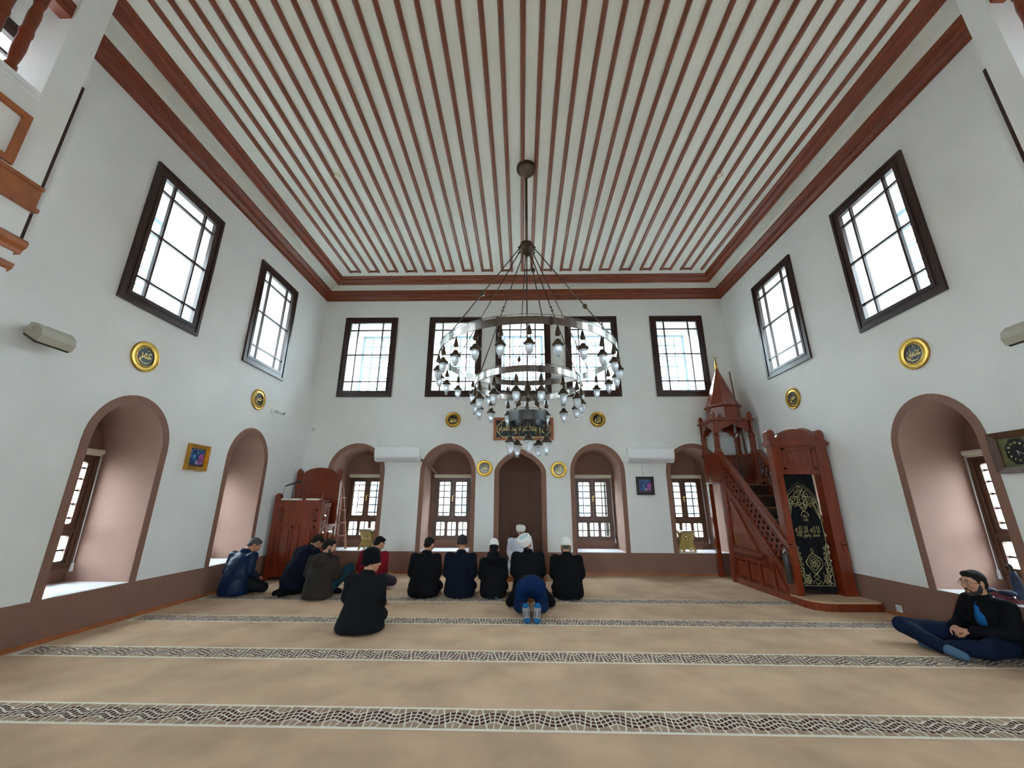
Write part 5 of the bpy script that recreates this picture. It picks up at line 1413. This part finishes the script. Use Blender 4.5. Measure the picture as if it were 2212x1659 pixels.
def hand_into(mb, wrist, fdir, ndir, side, curl=0.5):
    """palm, four fingers of unequal length with two bends, and a thumb from the side of the palm"""
    f = Vector(fdir).normalized(); n = Vector(ndir); n = (n - f*n.dot(f)).normalized(); w = f.cross(n)*side
    p = Vector(wrist)
    mb.cap(p - f*0.03, p + f*0.02, 0.028, 0.027, flat=0.75, fdir=n)
    mb.cap(p + f*0.02, p + f*0.078, 0.030, 0.040, flat=0.36, fdir=n)
    for k, (off, L) in enumerate(((0.031, 0.066), (0.0105, 0.074), (-0.0105, 0.069), (-0.031, 0.053))):
        b = p + f*0.088 + w*off - n*0.0
        d1 = (f*math.cos(curl*0.8) - n*math.sin(curl*0.8) + w*off*1.2).normalized()
        d2 = (f*math.cos(curl*1.9) - n*math.sin(curl*1.9) + w*off*1.2).normalized()
        m1 = b + d1*L*0.55
        mb.cap(b - f*0.012, m1, 0.0092, 0.0082, n=10); mb.cap(m1, m1 + d2*L*0.5, 0.0082, 0.0068, n=10)
    t0 = p + f*0.03 + w*0.032; t1 = t0 + (f*0.62 + w*0.62 - n*0.35).normalized()*0.042; t2 = t1 + (f*0.9 + w*0.1 - n*0.45).normalized()*0.032
    mb.cap(t0 - f*0.01, t1, 0.013, 0.0105, n=10); mb.cap(t1, t2, 0.0105, 0.008, n=10)

def head_into(mb, c, R, s=1.0, ears=True):
    """skull, jaw, brow, nose, lips, cheeks, ears in the head's own axes (x right, y face, z up)"""
    H = lambda x, y, z: c + R @ (V(x, y, z)*s)
    E = lambda x, y, z, rx, ry, rz: mb.ell(H(x, y, z), (rx*s, ry*s, rz*s), R)
    E(0, -0.010, 0.030, 0.074, 0.094, 0.083); E(0, 0.015, -0.02, 0.066, 0.075, 0.085)
    E(0, 0.030, -0.065, 0.050, 0.056, 0.045); E(0, 0.068, -0.092, 0.020, 0.018, 0.018)
    mb.cap(H(-0.036, 0.074, 0.030), H(0.036, 0.074, 0.030), 0.016*s, 0.016*s)
    mb.cap(H(0, 0.080, 0.022), H(0, 0.104, -0.022), 0.0105*s, 0.0150*s); E(-0.013, 0.092, -0.026, 0.009, 0.010, 0.008); E(0.013, 0.092, -0.026, 0.009, 0.010, 0.008)
    E(-0.040, 0.060, -0.020, 0.024, 0.026, 0.024); E(0.040, 0.060, -0.020, 0.024, 0.026, 0.024)
    mb.cap(H(-0.020, 0.078, -0.054), H(0.020, 0.078, -0.054), 0.0075*s, 0.0075*s); mb.cap(H(-0.017, 0.077, -0.066), H(0.017, 0.077, -0.066), 0.0085*s, 0.0085*s)
    if ears:
        for q in (-1, 1):
            mb.ell(H(q*0.078, -0.008, -0.004), (0.011*s, 0.020*s, 0.033*s), R @ Matrix.Rotation(-0.25*q, 3, 'Z')); mb.cap(H(q*0.082, 0.0, -0.03), H(q*0.080, -0.004, -0.01), 0.009*s, 0.010*s)

def face_parts(body, c, R, s=1.0, beard=None, brows=True):
    H = lambda x, y, z: c + R @ (V(x, y, z)*s)
    for q in (-1, 1):
        mb = MB().ell(H(q*0.031, 0.0775, 0.006), (0.0125*s, 0.0085*s, 0.0085*s), R, 12, 8)
        e = link('eye', mb.mesh('eye', M['eye']), body)
        mb = MB().ell(H(q*0.031, 0.0835, 0.006), (0.0058*s, 0.0036*s, 0.0060*s), R, 10, 6)
        link('iris', mb.mesh('iris', M['iris']), e)
        if brows:
            mb = MB().tube([H(q*0.014, 0.092, 0.030), H(q*0.032, 0.091, 0.036), H(q*0.052, 0.076, 0.030)], [0.003*s, 0.005*s, 0.002*s], 6)
            link('eyebrow', mb.mesh('eyebrow', M['hair']), body)
    mb = MB().cap(H(-0.018, 0.0830, -0.054), H(0.018, 0.0830, -0.054), 0.0045*s, 0.0045*s); mb.cap(H(-0.015, 0.0835, -0.064), H(0.015, 0.0835, -0.064), 0.0050*s, 0.0050*s)
    link('lips', mb.mesh('lips', M['lip']), body)
    if beard:
        mb = MB()
        for q in (-1, 1):
            mb.cap(H(q*0.066, 0.004, -0.020), H(q*0.054, 0.026, -0.075), 0.017*s, 0.022*s); mb.cap(H(q*0.054, 0.026, -0.075), H(q*0.012, 0.070, -0.098), 0.022*s, 0.022*s)
            mb.cap(H(q*0.004, 0.090, -0.044), H(q*0.026, 0.075, -0.060), 0.0065*s, 0.007*s); mb.cap(H(q*0.026, 0.075, -0.060), H(q*0.030, 0.066, -0.082), 0.008*s, 0.012*s)
        mb.ell(H(0, 0.048, -0.092), (0.040*s, 0.040*s, 0.020*s), R)
        fuse(mb, 'beard', beard, 0.006, 2, 0, body)

def hair_mesh(c, R, s, m, body, style='short'):
    H = lambda x, y, z: c + R @ (V(x, y, z)*s)
    mb = MB()
    mb.ell(H(0, -0.020, 0.042), (0.080*s, 0.094*s, 0.083*s), R); mb.ell(H(0, 0.030, 0.085), (0.062*s, 0.052*s, 0.034*s), R)
    mb.ell(H(0, -0.062, -0.010), (0.064*s, 0.045*s, 0.055*s), R)
    for q in (-1, 1): mb.cap(H(q*0.069, 0.012, 0.04), H(q*0.070, 0.008, 0.004), 0.012*s, 0.008*s)
    return fuse(mb, 'hair', m, 0.009, 2, 0, body)

def cap_mesh(kind, c, R, s, m, body):
    H = lambda x, y, z: c + R @ (V(x, y, z)*s)
    prof = {'skullcap': [(0.0835, 0.005), (0.0855, 0.025), (0.084, 0.055), (0.077, 0.084), (0.063, 0.106), (0.042, 0.121), (0.02, 0.128), (0.002, 0.129)],
            'tallcap': [(0.082, 0.018), (0.083, 0.05), (0.080, 0.088), (0.071, 0.118), (0.055, 0.138), (0.034, 0.150), (0.015, 0.155), (0.002, 0.156)],
            'beanie': [(0.088, -0.012), (0.092, 0.0), (0.091, 0.034), (0.089, 0.04), (0.092, 0.075), (0.088, 0.115), (0.070, 0.145), (0.040, 0.163), (0.002, 0.168)],
            'peaked': [(0.087, -0.012), (0.0905, 0.005), (0.0905, 0.045), (0.086, 0.080), (0.074, 0.110), (0.055, 0.132), (0.032, 0.146), (0.012, 0.152), (0.002, 0.153)]}[kind]
    mb = MB(); n = 28; vs = []
    inner = [(r*0.93, z) for r, z in prof[:1]]
    for r, z in inner + prof:
        for k in range(n):
            a = 2*PI*k/n; rib = 1+0.004*math.cos(a*14) if kind in ('beanie', 'peaked') else 1.0
            vs.append(H(r*rib*0.93*math.cos(a), r*rib*1.10*math.sin(a)-0.010, z))
    rows = len(prof)+1
    fs = [(i*n+k, i*n+(k+1) % n, (i+1)*n+(k+1) % n, (i+1)*n+k) for i in range(rows-1) for k in range(n)]
    mb.add(vs, fs, True)
    o = link('knit_cap' if kind != 'skullcap' else 'skullcap', mb.mesh('cap', m), body)
    if kind in ('beanie',):
        vs = []; pr = [(0.091, -0.014), (0.097, -0.010), (0.0985, 0.012), (0.097, 0.034), (0.091, 0.038)]
        for r, z in pr:
            for k in range(n):
                a = 2*PI*k/n; vs.append(H(r*0.93*math.cos(a), r*1.10*math.sin(a)-0.010, z))
        b = MB().add(vs, [(i*n+k, i*n+(k+1) % n, (i+1)*n+(k+1) % n, (i+1)*n+k) for i in range(4) for k in range(n)], True)
        link('cuff', b.mesh('cuff', m), o)
    return o

def turban_mesh(c, R, s, body, fez=False):
    H = lambda x, y, z: c + R @ (V(x, y, z)*s)
    o = None
    mb = MB(); n = 28
    prof = [(0.076, 0.045), (0.079, 0.085), (0.075, 0.112), (0.062, 0.124), (0.035, 0.130), (0.002, 0.131)] if not fez else [(0.088, 0.020), (0.092, 0.05), (0.096, 0.085), (0.097, 0.112), (0.085, 0.120), (0.002, 0.122)]
    vs = [H(r*0.95*math.cos(2*PI*k/n), r*1.1*math.sin(2*PI*k/n)-0.010, z) for r, z in prof for k in range(n)]
    mb.add(vs, [(i*n+k, i*n+(k+1) % n, (i+1)*n+(k+1) % n, (i+1)*n+k) for i in range(len(prof)-1) for k in range(n)], True)
    o = link('turban', mb.mesh('turban', MATS['crown_cloth'] if not fez else M['c_cap']), body)
    wr = MB()
    for j in range(5 if not fez else 3):         # wound bands
        zz = (0.012+0.024*j) if not fez else (0.038+0.022*j); rr = (0.090, 0.099, 0.101, 0.097, 0.086)[j] if not fez else (0.092, 0.096, 0.098)[j]
        pts = []
        for k in range(25):
            a = 2*PI*k/24; pts.append(H(rr*0.93*math.cos(a), rr*1.08*math.sin(a)-0.010, zz+0.010*math.sin(a+j*1.3)))
        wr.tube(pts, (0.0175 if not fez else 0.009)*s, 8)
    fuse(wr, 'wound_band', M['c_cap'], 0.008, 2, 0, o)
    return o
mat('crown_cloth', (0.48, 0.58, 0.60), 0.9, var=0.1, scale=40)

def rotz(a): return Matrix.Rotation(a, 3, 'Z')
def headrot(yaw, pitch, roll=0.0): return rotz(yaw) @ Matrix.Rotation(pitch, 3, 'X') @ Matrix.Rotation(roll, 3, 'Y')

def person(label, x, y, face, P, top, trousers, skin, group=None, z=0.0, voxel=0.0085):
    """P: joints in the person's own axes (x right, y forward, z up)"""
    mb = MB()
    nk, hc, HR, hs = P['neck'], P['head'], P['hrot'], P.get('hs', 1.0)
    head_into(mb, hc, HR, hs)
    mb.cap(nk - V(0, 0.0, 0.05), hc + HR @ V(0, -0.022, -0.05), 0.062, 0.054)
    pel = P['pelvis']; ch = P['chest']
    mb.cap(pel, pel.lerp(ch, 0.5), 0.12, 0.115); mb.cap(pel.lerp(ch, 0.5), ch, 0.115, 0.135, flat=0.75, fdir=(0, 1, 0)); mb.cap(ch, nk - V(0, 0, 0.04), 0.12, 0.07)
    for s in (-1, 1):
        a = 'L' if s < 0 else 'R'
        sh, el, wr = P['sh'+a], P['el'+a], P['wr'+a]
        mb.cap(ch, sh, 0.09, 0.052); mb.cap(sh, el, 0.050, 0.039); mb.cap(el, wr, 0.038, 0.027)
        hd = P.get('hd'+a, (wr-el)); hn = P.get('hn'+a, V(0, 0, 1))
        hand_into(mb, wr, hd, hn, s, P.get('curl', 0.55))
        hp, kn, an, to = P['hip'+a], P['kn'+a], P['an'+a], P['to'+a]
        mb.cap(pel, hp, 0.11, 0.09); mb.cap(hp, kn, 0.085, 0.060); mb.cap(kn, an, 0.057, 0.036); mb.cap(an, to, 0.038, 0.028)
    body = fuse(mb, 'person', skin, voxel, 3, 0, None)
    body.location = (x, y, z); body.rotation_euler = (0, 0, face)
    tag(body, label, 'person', group)
    # trousers
    tb = MB(); g = 0.022
    tb.cap(pel, pel.lerp(ch, 0.35), 0.12+g, 0.118+g)
    for s in (-1, 1):
        a = 'L' if s < 0 else 'R'
        hp, kn, an = P['hip'+a], P['kn'+a], P['an'+a]
        tb.cap(pel, hp, 0.11+g, 0.088+g); tb.cap(hp, kn, 0.086+g, 0.062+g); tb.cap(kn, kn.lerp(an, 0.93), 0.058+g, 0.040+g)
    fuse(tb, 'trousers', trousers, 0.015, 3, 0.016, body)
    for s in (-1, 1):
        a = 'L' if s < 0 else 'R'
        an, to = P['an'+a], P['to'+a]
        sb = MB().cap(an + (P['kn'+a]-an).normalized()*0.06, an, 0.042, 0.046); sb.cap(an, an.lerp(to, 0.5), 0.050, 0.047); sb.cap(an.lerp(to, 0.5), to, 0.047, 0.040)
        if 'sock' in P: fuse(sb, 'sock', P['sock'], 0.010, 2, 0, body)
    # upper garment
    jb = MB()
    for secs in P['torso']: jb.loft(secs, 22)
    t = P.get('puff', 0.024)
    for s in (-1, 1):
        a = 'L' if s < 0 else 'R'
        sh, el, wr = P['sh'+a], P['el'+a], P['wr'+a]
        jb.cap(ch.lerp(sh, 0.5), sh, 0.085+t*0.6, 0.056+t); jb.cap(sh, el, 0.054+t, 0.046+t); jb.cap(el, el.lerp(wr, 0.92), 0.046+t, 0.034+t*0.8)
    for q in P.get('extra', []): jb.cap(*q)
    fuse(jb, P.get('garment', 'jacket'), top, 0.0155, 3, 0.020, body)
    if P.get('collar', True):
        cb = MB(); cR = P.get('crot', Matrix.Rotation(-0.25, 3, 'X'))
        n = 22; vs = []
        for r, zz in ((0.074, -0.05), (0.080, 0.0), (0.070, 0.028), (0.060, 0.026), (0.066, -0.02)):
            for k in range(n):
                an = 2*PI*k/n; vs.append(nk + cR @ V(r*math.cos(an), r*1.0*math.sin(an), zz))
        cb.add(vs, [(i*n+k, i*n+(k+1) % n, (i+1)*n+(k+1) % n, (i+1)*n+k) for i in range(4) for k in range(n)], True)
        link('collar', cb.mesh('collar', P.get('collar_mat', top)), body)
    return body

def sit_kneel(h=0.90, w=0.22, lean=0.0, hem=0.245, hrot=None, headfwd=0.04, turn=0.0, arms=1.0, elz=0.33):
    """sitting back on the heels, hands on the thighs; h = height of the bare head's top"""
    P = {}
    nz = h-0.225
    P['pelvis'] = V(0, 0.0, 0.22); P['chest'] = V(0, 0.03+lean*0.6, nz-0.17); P['neck'] = V(0, 0.04+lean, nz)
    HR = hrot if hrot is not None else headrot(0, -0.15)
    P['hrot'] = HR; P['head'] = P['neck'] + V(0, headfwd, 0.02) + HR @ V(0, 0.015, 0.098)
    for s, a in ((-1, 'L'), (1, 'R')):
        P['sh'+a] = V(s*(w-0.045), 0.03+lean*0.85, nz-0.075); P['el'+a] = V(s*(w-0.018), -0.01+lean*0.6, elz+0.01); P['wr'+a] = V(s*0.15*arms, 0.26, 0.245)
        P['hd'+a] = V(-s*0.25, 0.9, -0.25)
        P['hip'+a] = V(s*0.095, 0.02, 0.21); P['kn'+a] = V(s*0.155, 0.42, 0.085); P['an'+a] = V(s*0.09, -0.05, 0.065); P['to'+a] = V(s*0.055, -0.17, 0.045)
    l = lean
    P['torso'] = [[(V(0, -0.01, 0.02), hem-0.02, 0.205), (V(0, -0.01, 0.08), hem, 0.21), (V(0, 0.0, 0.20), hem-0.015, 0.195), (V(0, 0.01+l*0.25, 0.34), w-0.015, 0.165), (V(0, 0.02+l*0.5, nz-0.20), w-0.015, 0.155),
                   (V(0, 0.03+l*0.75, nz-0.11), w-0.03, 0.135), (V(0, 0.035+l*0.9, nz-0.05), w-0.10, 0.10), (V(0, 0.04+l, nz-0.005), 0.075, 0.075)]]
    return P

def bare(body, P, hair, beard=None, face=True):
    hair_mesh(P['head'], P['hrot'], P.get('hs', 1.0), hair, body)
    if face: face_parts(body, P['head'], P['hrot'], P.get('hs', 1.0), beard)

# ---- 6: dark suit, bare head, in the row
P = sit_kneel(0.865, 0.225, 0.03, 0.255, headrot(-0.35, -0.35)); P['sock'] = M['c_dark']
b = person('bareheaded man in a black suit jacket kneeling left of the navy coated man', -1.575, 7.02, 0.0, P, M['c_black'], M['c_dark'], M['skin'], 'worshippers kneeling in the row'); bare(b, P, M['hair'])
# ---- 7: navy coat, dark beanie
P = sit_kneel(0.875, 0.232, 0.02, 0.25, headrot(0.0, -0.12)); P['sock'] = M['c_djean']
b = person('man in a navy coat and dark grey beanie kneeling in the row', -1.01, 7.05, 0.0, P, M['c_navy'], M['c_djean'], M['skin'], 'worshippers kneeling in the row')
cap_mesh('peaked', P['head'], P['hrot'], 1.0, mat('dark_grey_knit', (0.014, 0.011, 0.011), 0.9), b); face_parts(b, P['head'], P['hrot'])
# ---- 8: smaller, black hooded top, tall white skullcap
P = sit_kneel(0.80, 0.195, 0.03, 0.215, headrot(0.0, -0.10), elz=0.30); P['sock'] = M['c_sock']
P['torso'].append([(V(0, -0.075, 0.50), 0.10, 0.05), (V(0, -0.07, 0.58), 0.115, 0.07), (V(0, -0.03, 0.64), 0.10, 0.075), (V(0, 0.0, 0.68), 0.06, 0.05)])
b = person('slight person in a black hooded top and tall white skullcap kneeling in the row', -0.475, 7.03, 0.0, P, M['c_black'], M['c_dark'], M['skin'], 'worshippers kneeling in the row')
hair_mesh(P['head'], P['hrot'], 1.0, M['hair'], b); cap_mesh('tallcap', P['head']+V(0, 0, 0.01), P['hrot'], 1.04, M['c_cap'], b); face_parts(b, P['head'], P['hrot'])
# ---- 10: white turban, dark green-black coat
P = sit_kneel(0.885, 0.245, 0.04, 0.26, headrot(-0.5, 0.42, -0.18), elz=0.34); P['sock'] = M['c_dark']
P['head'] = P['head'] + V(0.0, 0.01, 0.0)
b = person('man in a dark coat and large white turban kneeling in front of the prayer niche', 0.085, 7.12, 0.0, P, M['c_char'], M['c_dark'], M['skin'], 'worshippers kneeling in the row')
hair_mesh(P['head'], P['hrot'], 0.98, M['hair'], b); turban_mesh(P['head'], P['hrot'], 1.10, b); face_parts(b, P['head'], P['hrot'])
# ---- 12: white knit cap, black jacket
P = sit_kneel(0.86, 0.235, 0.02, 0.25, headrot(-0.05, -0.16)); P['sock'] = M['c_sock']
b = person('man in black jacket and rounded white knit cap at the right end of the row', 0.705, 7.0, 0.0, P, M['c_black'], M['c_dark'], M['skin'], 'worshippers kneeling in the row')
hair_mesh(P['head'], P['hrot'], 0.94, M['hair_grey'], b); cap_mesh('skullcap', P['head'], P['hrot'], 1.12, M['c_cap'], b); face_parts(b, P['head'], P['hrot'], 1.0, M['beard'])
# ---- 4: crimson jacket
P = sit_kneel(0.84, 0.235, 0.05, 0.225, headrot(-0.5, -0.45)); P['sock'] = M['c_dark']
for s, a in ((-1, 'L'), (1, 'R')): P['kn'+a] = V(s*0.30, 0.24, 0.10); P['an'+a] = V(-s*0.06, 0.26, 0.06); P['to'+a] = V(-s*0.17, 0.25, 0.05)
b = person('black-haired man in a crimson jacket sitting beyond the man in the long black coat', -2.62, 7.53, -0.12, P, M['c_red'], mat('plum_trousers', (0.020, 0.008, 0.022), 0.85), M['skin']); bare(b, P, M['hair'])
# ---- 5: black beanie, long black coat, nearest
P = sit_kneel(0.825, 0.215, 0.03, 0.285, headrot(-0.95, -0.12), elz=0.33); P['sock'] = M['c_dark']
for s, a in ((-1, 'L'), (1, 'R')): P['kn'+a] = V(s*0.11, 0.36, 0.085)
P['torso'][0][0] = (V(0, -0.02, 0.015), 0.275, 0.235); P['torso'][0][1] = (V(0, -0.02, 0.05), 0.285, 0.245); P['torso'][0][2] = (V(0, 0, 0.20), 0.235, 0.20)
b = person('man in a long black coat and black beanie kneeling apart, nearest to the viewer', -1.885, 5.22, -0.03, P, M['c_char'], M['c_dark'], M['skin'])
hair_mesh(P['head'], P['hrot'], 0.97, M['hair'], b); cap_mesh('beanie', P['head'], P['hrot'] @ Matrix.Rotation(0.2, 3, 'X'), 1.05, M['c_black'], b); face_parts(b, P['head'], P['hrot'])
# ---- 3: grey-brown parka, one knee raised
P = sit_kneel(0.845, 0.225, 0.02, 0.235, headrot(-1.0, -0.22)); P['sock'] = M['c_dark']
P['pelvis'] = V(0, 0, 0.13)
P['hipL'] = V(-0.10, 0.03, 0.13); P['hipR'] = V(0.11, 0.03, 0.13)
P['knR'] = V(0.33, 0.28, 0.40); P['anR'] = V(0.27, 0.40, 0.07); P['toR'] = V(0.28, 0.53, 0.045)
P['knL'] = V(-0.21, 0.33, 0.10); P['anL'] = V(0.06, 0.36, 0.06); P['toL'] = V(0.17, 0.35, 0.05)
P['wrR'] = V(0.27, 0.27, 0.36); P['elR'] = V(0.25, 0.02, 0.33)
P['torso'].append([(V(0, -0.085, 0.47), 0.10, 0.05), (V(0, -0.085, 0.55), 0.125, 0.07), (V(0, -0.04, 0.615), 0.11, 0.075), (V(0, 0.0, 0.65), 0.06, 0.05)])
b = person('man in a grey-brown hooded parka and teal jeans sitting with one knee raised', -3.16, 6.80, -0.10, P, M['c_brown'], M['c_teal'], M['skin']); bare(b, P, M['hair'], M['beard'])
# ---- 2: navy jacket, kneeling and bowing to the right
P = sit_kneel(0.84, 0.20, 0.0, 0.20, headrot(-0.1, -0.75)); P['sock'] = M['c_black']
P['pelvis'] = V(0, -0.04, 0.27); P['chest'] = V(0, 0.11, 0.56); P['neck'] = V(0, 0.20, 0.685); P['head'] = V(0, 0.295, 0.755)
for s, a in ((-1, 'L'), (1, 'R')):
    P['hip'+a] = V(s*0.09, -0.03, 0.25); P['kn'+a] = V(s*0.14, 0.38, 0.085); P['an'+a] = V(s*0.08, -0.12, 0.075); P['to'+a] = V(s*0.07, -0.28, 0.05)
    P['sh'+a] = V(s*0.18, 0.17, 0.62); P['el'+a] = V(s*0.215, 0.15, 0.35); P['wr'+a] = V(s*0.13, 0.36, 0.22)
P['torso'] = [[(V(0, -0.05, 0.10), 0.205, 0.175), (V(0, -0.05, 0.24), 0.205, 0.19), (V(0, 0.0, 0.38), 0.20, 0.18), (V(0, 0.06, 0.50), 0.205, 0.17), (V(0, 0.12, 0.59), 0.195, 0.15), (V(0, 0.16, 0.645), 0.14, 0.115), (V(0, 0.195, 0.69), 0.075, 0.075)]]
P['crot'] = Matrix.Rotation(-0.6, 3, 'X'); P['extra'] = [(V(-0.05, 0.09, 0.57), V(-0.05, 0.13, 0.60), 0.155, 0.13), (V(0.05, 0.09, 0.57), V(0.05, 0.13, 0.60), 0.155, 0.13)]
b = person('man in a navy jacket bowing forward on his knees beside the preacher chair', -3.70, 7.12, -0.50, P, M['c_navy'], M['c_black'], M['skin_d']); bare(b, P, M['hair'])
# ---- 1: blue jacket, far left by the wall
P = sit_kneel(0.875, 0.235, 0.05, 0.24, headrot(-0.6, -0.6)); P['sock'] = M['c_dark']; P['head'] = P['head'] + V(0.0, 0.02, -0.02)
for s, a in ((-1, 'L'), (1, 'R')): P['kn'+a] = V(s*0.34, 0.22, 0.10); P['an'+a] = V(-s*0.06, 0.27, 0.06); P['to'+a] = V(-s*0.18, 0.25, 0.05)
b = person('grey-haired man in a shiny blue jacket sitting cross-legged by the left wall', -4.60, 6.98, -0.22, P, M['c_blue'], M['c_dark'], M['skin']); bare(b, P, M['hair_grey'])
# ---- 9: prayer leader in a white robe, facing the room
P = sit_kneel(0.87, 0.225, 0.08, 0.25, headrot(0.35, -0.30), headfwd=0.05); P['sock'] = M['c_white']; P['garment'] = 'robe'; P['collar_mat'] = M['black']
P['torso'][0][0] = (V(0, 0.12, 0.02), 0.26, 0.34); P['torso'][0][1] = (V(0, 0.12, 0.09), 0.26, 0.36); P['torso'][0][2] = (V(0, 0.07, 0.20), 0.24, 0.27)
b = person('prayer leader in a white robe and white wound cap kneeling in the prayer niche', -0.055, 8.98, PI, P, M['c_white'], M['c_white'], M['skin_d'], None, 0.108)
hair_mesh(P['head'], P['hrot'], 0.97, M['hair'], b); turban_mesh(P['head'], P['hrot'], 1.02, b, True); face_parts(b, P['head'], P['hrot'], 1.0, M['beard'])
# ---- 11: prostrating man, blue jeans, striped socks
P = {}
P['pelvis'] = V(0, 0.06, 0.355); P['chest'] = V(0, 0.46, 0.24); P['neck'] = V(0, 0.60, 0.155)
HR = headrot(0.0, -1.75); P['hrot'] = HR; P['head'] = V(0, 0.715, 0.118)
for s, a in ((-1, 'L'), (1, 'R')):
    P['sh'+a] = V(s*0.175, 0.52, 0.20); P['el'+a] = V(s*0.29, 0.47, 0.075); P['wr'+a] = V(s*0.20, 0.70, 0.045); P['hd'+a] = V(-s*0.1, 1, 0); P['hn'+a] = V(0, 0, 1)
    P['hip'+a] = V(s*0.095, 0.05, 0.335); P['kn'+a] = V(s*0.165, 0.19, 0.085); P['an'+a] = V(s*0.075, -0.26, 0.155); P['to'+a] = V(s*0.060, -0.325, 0.040)
P['curl'] = 0.12
P['torso'] = []; P['collar'] = False
def hring(yc, zc, rx, rz, n=22): return [V(rx*math.cos(2*PI*k/n), yc, zc+rz*math.sin(2*PI*k/n)) for k in range(n)]
body_sections = [(0.07, 0.345, 0.19, 0.125), (0.16, 0.345, 0.205, 0.14), (0.28, 0.305, 0.205, 0.14), (0.40, 0.26, 0.205, 0.13), (0.50, 0.215, 0.20, 0.11), (0.57, 0.175, 0.13, 0.085), (0.61, 0.155, 0.07, 0.06)]
class _L: pass
_old = MB.loft
def person_prost():
    P['extra'] = []
    return person('man in blue jeans and striped socks bowed down with his forehead to the carpet', 0.105, 5.92, 0.0, P, M['c_black'], M['c_jean'], M['skin'])
P['extra'] = []
P['torso'] = []
_tmp = person
b = None
def torso_rings(mb): mb.rings([hring(*q) for q in body_sections])
_pl = MB.loft
MB.loft = lambda self, secs, n=20, m=0: (torso_rings(self) if secs == 'prostrate' else _pl(self, secs, n, m))
P['torso'] = ['prostrate']
b = person_prost(); MB.loft = _pl
bare(b, P, M['hair'])
for s, a in ((-1, 'L'), (1, 'R')):
    an, to = P['an'+a], P['to'+a]
    ax = (to-an).normalized(); side = V(1, 0, 0); nn = side.cross(ax); nn = nn if nn.y < 0 else -nn
    mb = MB().cap(an+V(0, 0.06, 0.0), an, 0.046, 0.047); mb.cap(an, an.lerp(to, 0.55), 0.047, 0.043); mb.cap(an.lerp(to, 0.55), to, 0.044, 0.042)
    sk = fuse(mb, 'sock', M['c_sockg'], 0.008, 2, 0, b)
    h = MB().ell(an+nn*0.012+V(0, 0, 0.016), (0.040, 0.040, 0.036)); link('sock_heel', h.mesh('sock_heel', M['c_sockb']), sk)
    h = MB().ell(to+ax*0.008+nn*0.006, (0.042, 0.040, 0.036)); link('sock_toe', h.mesh('sock_toe', M['c_sockb']), sk)
    for q in (-0.019, 0.019):
        st = MB().tube([an+side*q*0.8+nn*0.041-V(0, 0, 0.01), an.lerp(to, 0.5)+side*q+nn*0.038, to+side*q*0.9+nn*0.037-ax*0.02], 0.0035, 6)
        link('sock_stripe', st.mesh('sock_stripe', M['c_black']), sk)
# ---- 13: bearded man with glasses sitting against the right wall
P = {}
P['pelvis'] = V(0, -0.02, 0.13); P['chest'] = V(0, 0.0, 0.42); P['neck'] = V(0, 0.035, 0.525)
HR = headrot(-0.02, -0.05); P['hrot'] = HR; P['head'] = V(0.0, 0.075, 0.645); P['hs'] = 1.02
for s, a in ((-1, 'L'), (1, 'R')):
    P['sh'+a] = V(s*0.185, 0.0, 0.455); P['el'+a] = V(s*0.255, 0.07, 0.245); P['wr'+a] = V(s*0.085, 0.305, 0.225); P['hd'+a] = V(-s*0.85, 0.45, -0.10); P['hn'+a] = V(0, 0.45, 0.9)
P['hipL'] = V(-0.10, 0.02, 0.12); P['hipR'] = V(0.10, 0.02, 0.12)
P['knL'] = V(-0.30, 0.40, 0.125); P['anL'] = V(0.02, 0.50, 0.06); P['toL'] = V(0.15, 0.60, 0.05)
P['knR'] = V(0.33, 0.66, 0.165); P['anR'] = V(0.0, 0.40, 0.065); P['toR'] = V(-0.22, 0.63, 0.05)
P['knR'] = V(0.34, 0.62, 0.17); P['anR'] = V(-0.09, 0.58, 0.065); P['toR'] = V(-0.23, 0.56, 0.05)
P['curl'] = 0.7; P['sock'] = M['c_sock']
P['torso'] = [[(V(0, -0.03, 0.03), 0.225, 0.165), (V(0, -0.03, 0.12), 0.225, 0.165), (V(0, -0.02, 0.25), 0.205, 0.155), (V(0, -0.01, 0.38), 0.205, 0.15), (V(0, 0.0, 0.45), 0.175, 0.125), (V(0, 0.015, 0.50), 0.105, 0.09), (V(0, 0.03, 0.535), 0.075, 0.07)]]
b = person('bearded man with glasses, blue top and black jacket sitting against the right wall', 4.70, 4.66, PI/2-0.04, P, M['c_black'], M['c_djean'], M['skin'], None, 0.0, 0.0065)
bare(b, P, M['hair'], M['beard'])
# blue top showing in the open jacket
mb = MB().loft([(V(-0.02, 0.035, 0.27), 0.085, 0.118), (V(-0.02, 0.045, 0.36), 0.085, 0.108), (V(-0.01, 0.045, 0.43), 0.065, 0.090), (V(0, 0.04, 0.49), 0.05, 0.065)])
link('shirt', mb.mesh('shirt', M['c_tshirt']), b)
gl = MB(); c, R, s = P['head'], P['hrot'], P['hs']
H = lambda x, y, z: c + R @ (V(x, y, z)*s)
for q in (-1, 1):
    gl.tube([H(q*0.031+0.021*math.cos(t), 0.099, 0.004+0.0165*math.sin(t)) for t in [2*PI*k/16 for k in range(17)]], 0.0016, 5)
    gl.tube([H(q*0.052, 0.098, 0.008), H(q*0.074, 0.06, 0.010), H(q*0.083, -0.01, 0.010)], 0.0016, 5)
gl.tube([H(-0.010, 0.100, 0.006), H(0, 0.103, 0.010), H(0.010, 0.100, 0.006)], 0.0016, 5)
link('glasses', gl.mesh('glasses', M['black']), b)
